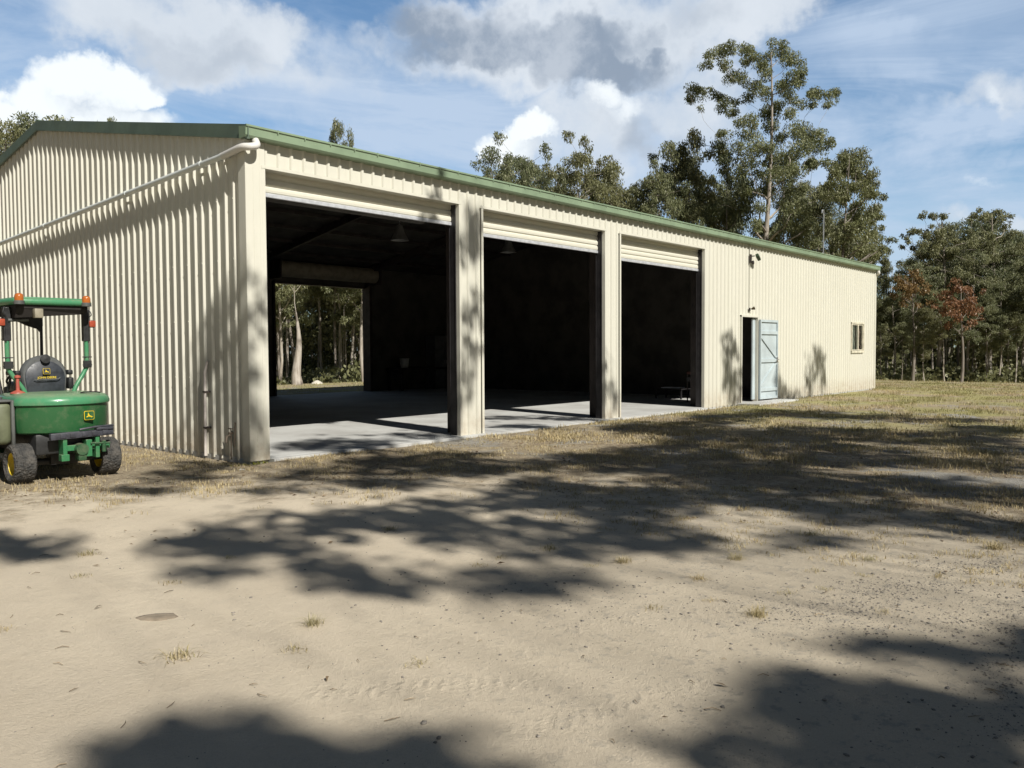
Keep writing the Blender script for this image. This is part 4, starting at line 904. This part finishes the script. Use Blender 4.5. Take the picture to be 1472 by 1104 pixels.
lid=loft([(.462,-.338,-.075,.55,.815,0),(.475,-.352,-.085,.56,.825,0),(.478,-.356,-.088,.56,.85,0),(.468,-.345,-.08,.56,.885,0),(.44,-.315,-.06,.55,.915,0),(.38,-.25,-.0,.52,.935,0),(.30,-.15,.08,.48,.942,0)]).build('hood_lid',GRN2,tr,40)
mb=MB(); mb.tube(spl([(.12,-.20,.93),(.13,-.25,.945),(.26,-.24,.945),(.33,-.20,.935)],4),.007,6); mb.build('lid_handle',DKP,lid,50)
# emblem on the hood: rounded plate with a leaping deer
def rrect(w_,h_,r_,n=5):
    P_=[]
    for cx_,cz_,a0 in ((w_-r_,h_-r_,0),(-w_+r_,h_-r_,90),(-w_+r_,-h_+r_,180),(w_-r_,-h_+r_,270)):
        for i in range(n+1):
            a=R(a0+90*i/n); P_.append((cx_+r_*math.cos(a),cz_+r_*math.sin(a)))
    return P_
DEER=[(-.68,-.18),(-.50,-.02),(-.30,.04),(-.34,.26),(-.50,.36),(-.44,.42),(-.30,.38),(-.30,.62),(-.40,.74),(-.22,.70),(-.16,.50),(-.06,.34),(.02,.10),(.30,.0),(.48,-.10),(.70,-.18),(.80,-.34),(.62,-.30),(.44,-.26),(.60,-.46),(.34,-.38),(.20,-.20),(-.10,-.20),(-.30,-.16),(-.50,-.30),(-.72,-.34)]
def emblem(mat_,s,par,plate):
    e=MB(); e.prism(rrect(s*1.12,s,.3*s),(-.004,0),mat_); o=e.build('emblem_border',YEL,par)
    e=MB(); e.prism(rrect(s*1.02,s*.9,.26*s),(-.0065,-.004),mat_); e.build('emblem_field',plate,o)
    e=MB(); e.prism([(x*s*.95,z*s*.95-.08*s) for x,z in DEER],(-.010,-.0066),mat_); e.build('deer',YEL,o)
emblem(Matrix.Translation((.155,-.337,.70))@Matrix.Rotation(R(5),4,'Z'),.048,tr,GRN)
# underbody, rear hitch and bar
mb=MB(); mb.box(-.33,.33,-.20,.95,.30,.52,.02); mb.box(-.18,.18,.9,1.5,.28,.44,.02); mb.tube([(-.40,0,.212),(.42,0,.212)],.035,10); mb.box(-.14,.14,-.06,.06,.17,.34,.01); mb.tube([(-.42,1.28,.30),(.42,1.28,.30)],.05,10); mb.build('chassis',DKP,tr,40)
mb=MB(); mb.box(-.22,.42,-.345,-.285,.465,.535,.006,Matrix.Rotation(R(-1.5),4,'Y'))
for xx in (-.10,.0,.12,.22,.33): mb.box(xx-.03,xx+.03,-.352,-.344,.478,.525,.004,Matrix.Rotation(R(-1.5),4,'Y'))
mb.tube([(0.05,-.35,.555),(.20,-.365,.575),(.42,-.30,.575)],.012,8); mb.box(.22,.40,-.36,-.29,.54,.565,.004); mb.build('rear_bar',simple('weight_bar',(.05,.052,.065),.45,0,.25,14),tr,40)
mb=MB()
for xx in (-.09,.24): mb.box(xx-.02,xx+.022,-.33,-.20,.24,.47,.006)
mb.box(-.10,.38,-.30,-.25,.33,.39,.006); mb.box(-.13,-.05,-.335,-.25,.23,.30,.005); mb.box(.12,.18,-.34,-.22,.26,.44,.006)
mb.build('hitch_frame',paint('hitch_green',(.035,.17,.07)),tr)
mb=MB(); mb.tube([(.07,-.37,.345),(.07,-.22,.345)],.062,18); mb.box(.03,.12,-.36,-.24,.22,.34,.02); mb.tube([(.16,-.35,.40),(.36,-.35,.39)],.011,8); mb.tube([(.30,-.34,.42),(.30,-.34,.30)],.022,10); mb.build('hitch_drum',paint('dull_green',(.03,.085,.04)),tr,40)
# side tank
mb=MB(); mb.box(-.64,-.485,-.02,.95,.42,.86,.05); mb.build('fuel_tank',OLV,tr,50)
mb=MB(); mb.box(-.665,-.62,-.045,.0,.40,.88,.012); mb.box(-.50,-.465,-.045,.0,.40,.88,.012); mb.box(-.655,-.475,-.03,.97,.86,.885,.01); mb.lathe([(.05,0),(.055,.03),(0,.035)],16,Matrix.Translation((-.56,.2,.88))); mb.build('tank_guard',GRYP,tr,50)
# seat
st_=empty('seat',(0,.42,.93)); st_.parent=tr
def seatback(hw,h,mat_,y0,y1,name,inset=0):
    pts=[(-hw*.92,0),(-hw,h*.45)]
    for i in range(13):
        a=math.pi-math.pi*i/12; pts.append((hw*math.cos(a),h*.48+h*.52*math.sin(a)))
    pts+=[(hw,h*.45),(hw*.92,0)]
    m_=MB(); n=len(pts); mt=Matrix.Rotation(R(-7),4,'X')
    lv=[(y0,.93),(y0-.012*0+ (y1-y0)*.18,1.0),(y0+(y1-y0)*.8,1.0),(y1,.90)]
    for y,s in lv: m_.v+=[tuple(mt@Vector((x*s,y,h*.5+(z-h*.5)*s))) for x,z in pts]
    for i in range(3):
        for k in range(n): m_.f.append((i*n+k,i*n+(k+1)%n,(i+1)*n+(k+1)%n,(i+1)*n+k))
    m_.f.append(tuple(range(n))[::-1]); m_.f.append(tuple(3*n+k for k in range(n))); return m_.build(name,mat_,st_,40)
seatback(.235,.42,SEAT2,0,.11,'seat_edge'); sb=seatback(.205,.355,SEAT,-.022,.02,'backrest')
mb=MB(); mb.box(-.24,.24,.08,.52,.0,.12,.04); mb.build('cushion',SEAT,st_,50)
mb=MB(); mb.tube(spl([(-.13,-.03,.15),(-.08,-.034,.14),(.10,-.034,.145),(.14,-.03,.165)],4),.005,6); mb.build('seam',SEAT2,st_,50)
mb=MB()
for s in (-1,1): mb.box(s*.27-.03,s*.27+.03,.02,.34,.19,.245,.015); mb.box(s*.27-.03,s*.27+.03,.0,.10,.03,.16,.015)
mb.build('armrest',DKP,st_,50)
mt=Matrix.Translation((0,-.026,.235))@Matrix.Rotation(R(-7),4,'X'); emblem(mt,.033,st_,SEAT)
# lettering strip below the emblem (small raised letters)
tc=bpy.data.curves.new('seat_lettering','FONT'); tc.body='JOHN DEERE'; tc.size=.034; tc.extrude=.0015; tc.align_x='CENTER'
to=bpy.data.objects.new('lettering',tc); COL.objects.link(to); to.parent=st_; to.location=(0,-.042,.155); to.rotation_euler=(R(83),0,0); tc.materials.append(YEL); bpy.context.view_layer.update(); me=bpy.data.meshes.new_from_object(to.evaluated_get(bpy.context.evaluated_depsgraph_get())); lo=bpy.data.objects.new('lettering',me); COL.objects.link(lo); lo.parent=st_; lo.location=to.location; lo.rotation_euler=to.rotation_euler; bpy.data.objects.remove(to); lo.name='lettering'
mb=MB(); mb.lathe([(.045,0),(.05,.035),(0,.04)],16,Matrix.Translation((0,.02,.37))@Matrix.Rotation(R(83),4,'X')); mb.build('headrest_knob',DKP,st_,40)
# steering column and wheel, levers
mb=MB(); mb.tube([(0,1.25,.5),(0,1.08,1.0)],.035,10); mb.box(-.16,.16,1.12,1.32,.45,.98,.03,None); mb.build('steering_column',DKP,tr,40)
mb=MB(); c0=Vector((0,1.02,1.02)); tlt=Matrix.Translation(c0)@Matrix.Rotation(R(-32),4,'X'); ring=[tuple(tlt@Vector((.19*math.cos(a),.19*math.sin(a),.06))) for a in [2*math.pi*i/28 for i in range(29)]]; mb.tube(ring,.013,8,False)
for a in (90,210,330): mb.tube([tuple(tlt@Vector((0,0,.02))),tuple(tlt@Vector((.19*math.cos(R(a)),.19*math.sin(R(a)),.06)))],.01,6)
mb.build('steering_wheel',DKP,tr,50)
mb=MB(); mb.lathe([(.0,.0),(.075,.0),(.07,.012),(.02,.035),(.016,.16),(.03,.17),(.03,.19),(0,.20)],16,Matrix.Translation((-.33,.28,.935))); mb.build('lever',simple('red_plastic',(.42,.10,.07),.5),tr,40)
mb=MB(); mb.tube([(-.40,.55,.9),(-.42,.62,1.18)],.016,8); mb.lathe([(0,0),(.032,.01),(.032,.05),(0,.06)],12,Matrix.Translation((-.42,.62,1.17))); mb.tube([(-.36,.5,.95),(-.34,.45,1.12)],.014,8); mb.build('control_lever',DKP,tr,40)
mb=MB(); mb.box(-.52,.52,.95,1.75,.44,.47,.01); mb.box(-.60,-.33,.98,1.6,.60,.64,.02); mb.box(.33,.60,.98,1.6,.60,.64,.02); mb.box(-.60,-.57,.98,1.6,.5,.64,.01); mb.box(.57,.60,.98,1.6,.5,.64,.01); mb.build('platform',GRN,tr,40)
mb=MB(); mb.box(-.70,.70,1.80,2.35,.14,.26,.05); mb.box(-.2,.2,2.0,2.2,.25,.36,.03); mb.build('mower_deck',GRN,tr,40)
for s in (-1,1):
    mb=MB(); mb.tube(spl([(s*.235,.30,.90),(s*.28,.31,1.0),(s*.38,.33,1.16),(s*.405,.33,1.28),(s*.405,.33,1.86)],5),.024,10); ro=mb.build('roll_bar',GRN2,tr,50)
    mb=MB(); mb.box(s*.405-.035,s*.405+.035,.30,.37,1.50,1.86,.006); mb.box(s*.405-.042,s*.405+.042,.29,.33,1.20,1.28,.004); mb.tube([(s*.405-.05,.31,1.23),(s*.405+.05,.31,1.23)],.008,6); mb.tube([(s*.405-.05,.31,1.32),(s*.405+.05,.31,1.32)],.007,6); mb.build('clamp',DKP,ro)
    mb=MB(); mb.box(s*.465-.036,s*.465+.036,.28,.32,1.66,1.735,.012); mb.build('side_light',ORG,tr,40)
    mb=MB(); mb.box(s*.465-.04,s*.465+.04,.321,.35,1.655,1.74,.01); mb.tube([(s*.41,.34,1.67),(s*.47,.34,1.67)],.01,6); mb.tube(spl([(s*.43,.30,1.86),(s*.45,.28,1.80),(s*.42,.29,1.75),(s*.43,.30,1.60),(s*.42,.31,1.48)],4),.006,5); mb.build('light_bracket',DKP,tr,40)
mb=MB(); mb.tube([(-.405,.34,1.84),(.405,.34,1.84)],.02,8); mb.tube([(-.40,.30,1.72),(-.20,.30,1.73)],.018,8); mb.build('cross_bar',GRYP,tr,50)
cp=empty('canopy',(0,0,0)); cp.parent=tr
mb=MB(); mb.box(-.40,.40,.12,1.66,1.885,1.955,.028); mb.box(-.33,.33,.2,1.6,1.95,1.972,.01); mb.build('roof',GRN2,cp,50)
mb=MB(); mb.box(-.365,.365,.16,1.62,1.84,1.886,.01); mb.add([(-.36,.16,1.845),(.36,.16,1.845),(.36,.20,1.80),(-.36,.20,1.745)],[(0,1,2,3)]); mb.add([(-.36,.16,1.845),(-.36,.20,1.745),(-.36,1.5,1.80),(-.36,1.5,1.845)],[(0,1,2,3)]); mb.build('lining',simple('canopy_lining',(.02,.016,.014),.8),cp)
mb=MB(); 
for s in (-1,1): mb.tube([(s*.30,1.66,.5),(s*.355,1.56,1.2),(s*.355,1.54,1.86)],.018,8)
mb.prism([(-.10,1.86),(.36,1.86),(.36,1.70),(.33,1.62),(.30,1.66),(.18,1.70),(.10,1.74),(-.02,1.78)],(1.50,1.53)); mb.build('front_post',DKP,cp,50)
mb=MB(); mb.box(-.20,-.115,.10,.18,1.745,1.845,.008); mb.build('work_light',simple('beige_box',(.30,.27,.20),.6),cp,40)
for xx in (-.345,.335):
    e=empty('beacon',(xx,.12,1.885)); e.parent=tr
    mb=MB(); mb.lathe([(0,0),(.052,0),(.052,.035),(.046,.04),(0,.04)],18); mb.build('base',GRYP,e,40)
    mb=MB(); mb.lathe([(.044,.040),(.044,.085),(.038,.105),(.022,.115),(0,.118)],18); mb.build('lens',AMB,e,50)
w=bpy.data.worlds.new('World'); sc.world=w; w.use_nodes=True; t=NT(w.node_tree)
out=t.n('ShaderNodeOutputWorld'); bg=t.n('ShaderNodeBackground'); bg.inputs['Strength'].default_value=.05; t.nt.links.new(bg.outputs[0],out.inputs[0])
sky=t.n('ShaderNodeTexSky',sky_type='NISHITA'); sky.sun_disc=False; sky.sun_elevation=math.atan2(.95,math.hypot(.2,1)); sky.sun_rotation=R(191.3); sky.air_density=1.0; sky.dust_density=.6; sky.ozone_density=2.2
d=t.n('ShaderNodeTexCoord').outputs['Generated']; s=t.n('ShaderNodeSeparateXYZ'); t.put(s.inputs[0],d)
az=t.math('ARCTAN2',s.outputs[0],s.outputs[1]); el=t.math('ARCSINE',s.outputs[2])
n1=t.noise(d,5.,5,.6)[1]; n2=t.noise(d,17.,5,.65)[1]
def wob(amp1,amp2):
    a=t.vmath('SCALE',t.vmath('SUBTRACT',n1,(.5,.5,.5)),sc_=amp1); b=t.vmath('SCALE',t.vmath('SUBTRACT',n2,(.5,.5,.5)),sc_=amp2)
    q=t.n('ShaderNodeSeparateXYZ'); t.put(q.inputs[0],t.vmath('ADD',a,b)); return t.math('ADD',az,q.outputs[0]),t.math('ADD',el,q.outputs[1])
def blobs(L,A,E):
    acc=None
    for (px,py,rx,ry,k) in L:
        v=ray(px,py).normalized(); a0=math.atan2(v.x,v.y); e0=math.asin(v.z); ra=rx/FPX*.92; re=ry/FPX*.92
        qa=t.math('MULTIPLY',t.math('SUBTRACT',A,a0),1/ra); qe=t.math('MULTIPLY',t.math('SUBTRACT',E,e0),1/re)
        q=t.math('MULTIPLY_ADD',qa,qa,t.math('MULTIPLY',qe,qe)); val=t.math('MULTIPLY_ADD',q,-k,k)   # k(1-q)
        acc=val if acc is None else t.math('MAXIMUM',acc,val)
    return acc
A1,E1=wob(.22,.07); A2,E2=wob(.09,.055)
st=t.n('ShaderNodeMapping'); st.inputs['Scale'].default_value=(1,1,5.); st.inputs['Rotation'].default_value=(R(8),R(6),0); t.put(st.inputs[0],d)
cir=t.noise(st.outputs[0],2.6,7,.62,.9)[0]; fine=t.noise(d,9,7,.62)[0]; big=t.noise(d,2.4,4,.55)[0]; bil=t.noise(d,26,6,.6)[0]
base=t.mix(1.0,sky.outputs[0],(1.0,1.0,.95),'MULTIPLY')
K=1/.05
def c3(r,g,b,k=1.): return (r*K*k,g*K*k,b*K*k)
# thin veil of high cloud
veil=t.math('MULTIPLY',t.ss(cir,.30,.68),.62); veil=t.math('ADD',veil,t.math('MULTIPLY',t.ss(big,.45,.7),.22))
vb=blobs([(520,140,330,90,1),(700,190,330,110,1.1),(930,230,160,80,.9),(1300,330,280,100,1.),(1360,200,200,40,.7),(1250,90,160,60,.6),(60,230,200,60,.6),(1050,260,200,100,.8)],A1,E1)
veil=t.math('ADD',veil,t.math('MULTIPLY',t.ss(vb,-.2,1.),.42)); veil=t.math('MINIMUM',veil,.86)
va=t.vmath('DOT_PRODUCT',d,tuple(FW)) if False else None
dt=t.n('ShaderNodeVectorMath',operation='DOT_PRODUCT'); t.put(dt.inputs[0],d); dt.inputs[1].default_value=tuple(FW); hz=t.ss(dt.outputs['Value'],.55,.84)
hi=t.ss(el,.40,.75,1.,0.); reg=t.math('MULTIPLY',hz,hi); veil=t.math('MULTIPLY',veil,t.lin(reg,0,1,.0,1.)); base=t.mix(reg,t.mix(1.,base,(.55,.55,.55),'MULTIPLY'),t.mix(1.,base,(1.5,1.85,2.1),'MULTIPLY'))  # sky dimmed away from the camera direction to cut fill light
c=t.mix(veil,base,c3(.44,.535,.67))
# grey-white soft clouds
gb=blobs([(270,55,200,75,1),(160,45,110,55,.9),(385,60,75,55,.9),(300,105,140,45,.8),(480,110,90,40,.35),(830,55,270,100,1.2),(690,35,130,60,1),(900,90,120,55,1),(1040,30,120,60,.95),(890,180,110,70,.7),(860,240,80,40,.5),(980,150,90,60,.6),(560,60,60,30,.3),(1400,330,120,22,.4),(1450,160,60,30,.5)],A1,E1)
gd=t.math('ADD',gb,t.math('MULTIPLY',t.math('SUBTRACT',fine,.5),1.5))
gm=t.ss(gd,-.28,.80)
core=blobs([(720,60,150,50,1.2),(660,25,130,45,1),(880,95,120,48,1.2),(820,50,150,55,1),(930,200,70,50,.5),(300,95,120,40,.35),(210,85,70,30,.25),(280,60,70,26,.25),(980,20,60,30,.3)],A1,E1)
cd_=t.ss(t.math('ADD',core,t.math('MULTIPLY',t.math('SUBTRACT',fine,.5),1.0)),-.1,.85)
gc=t.mix(cd_,c3(.56,.61,.67),c3(.24,.295,.375)); gc=t.mix(t.ss(fine,.45,.65,0,.45),gc,c3(.66,.70,.75))
c=t.mix(t.math('MULTIPLY',gm,.96),c,gc)
# bright cumulus heads
PB=[(115,125,70,38,1),(70,150,60,40,1),(165,140,65,40,1),(205,150,28,24,.9),(120,185,130,40,1),(8,160,26,26,.9),(20,190,50,34,.8),(772,190,48,26,1),(745,215,60,26,.8),(715,222,26,14,.8),(875,138,32,18,.42),(905,155,34,22,.36),(1432,155,18,16,.28),(1400,262,20,7,.2)]
pb=blobs(PB,A2,E2); pbu=blobs(PB,A2,t.math('ADD',E2,.022))
pm_=t.ss(t.math('ADD',pb,t.math('MULTIPLY',t.math('SUBTRACT',bil,.5),.55)),-.05,.62)
dn=t.ss(t.math('ADD',t.math('SUBTRACT',pbu,pb),t.math('MULTIPLY',t.math('SUBTRACT',t.noise(d,13,6,.6)[0],.5),1.1)),-.25,.75)
pc=t.mix(dn,c3(.80,.84,.86),c3(.52,.58,.65))
c=t.mix(t.math('MULTIPLY',pm_,.95),c,pc)
below=t.ss(el,-.03,.0); c=t.mix(below,c3(.18,.17,.14),c)
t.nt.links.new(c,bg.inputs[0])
w.cycles.sampling_method='MANUAL'; w.cycles.sample_map_resolution=512
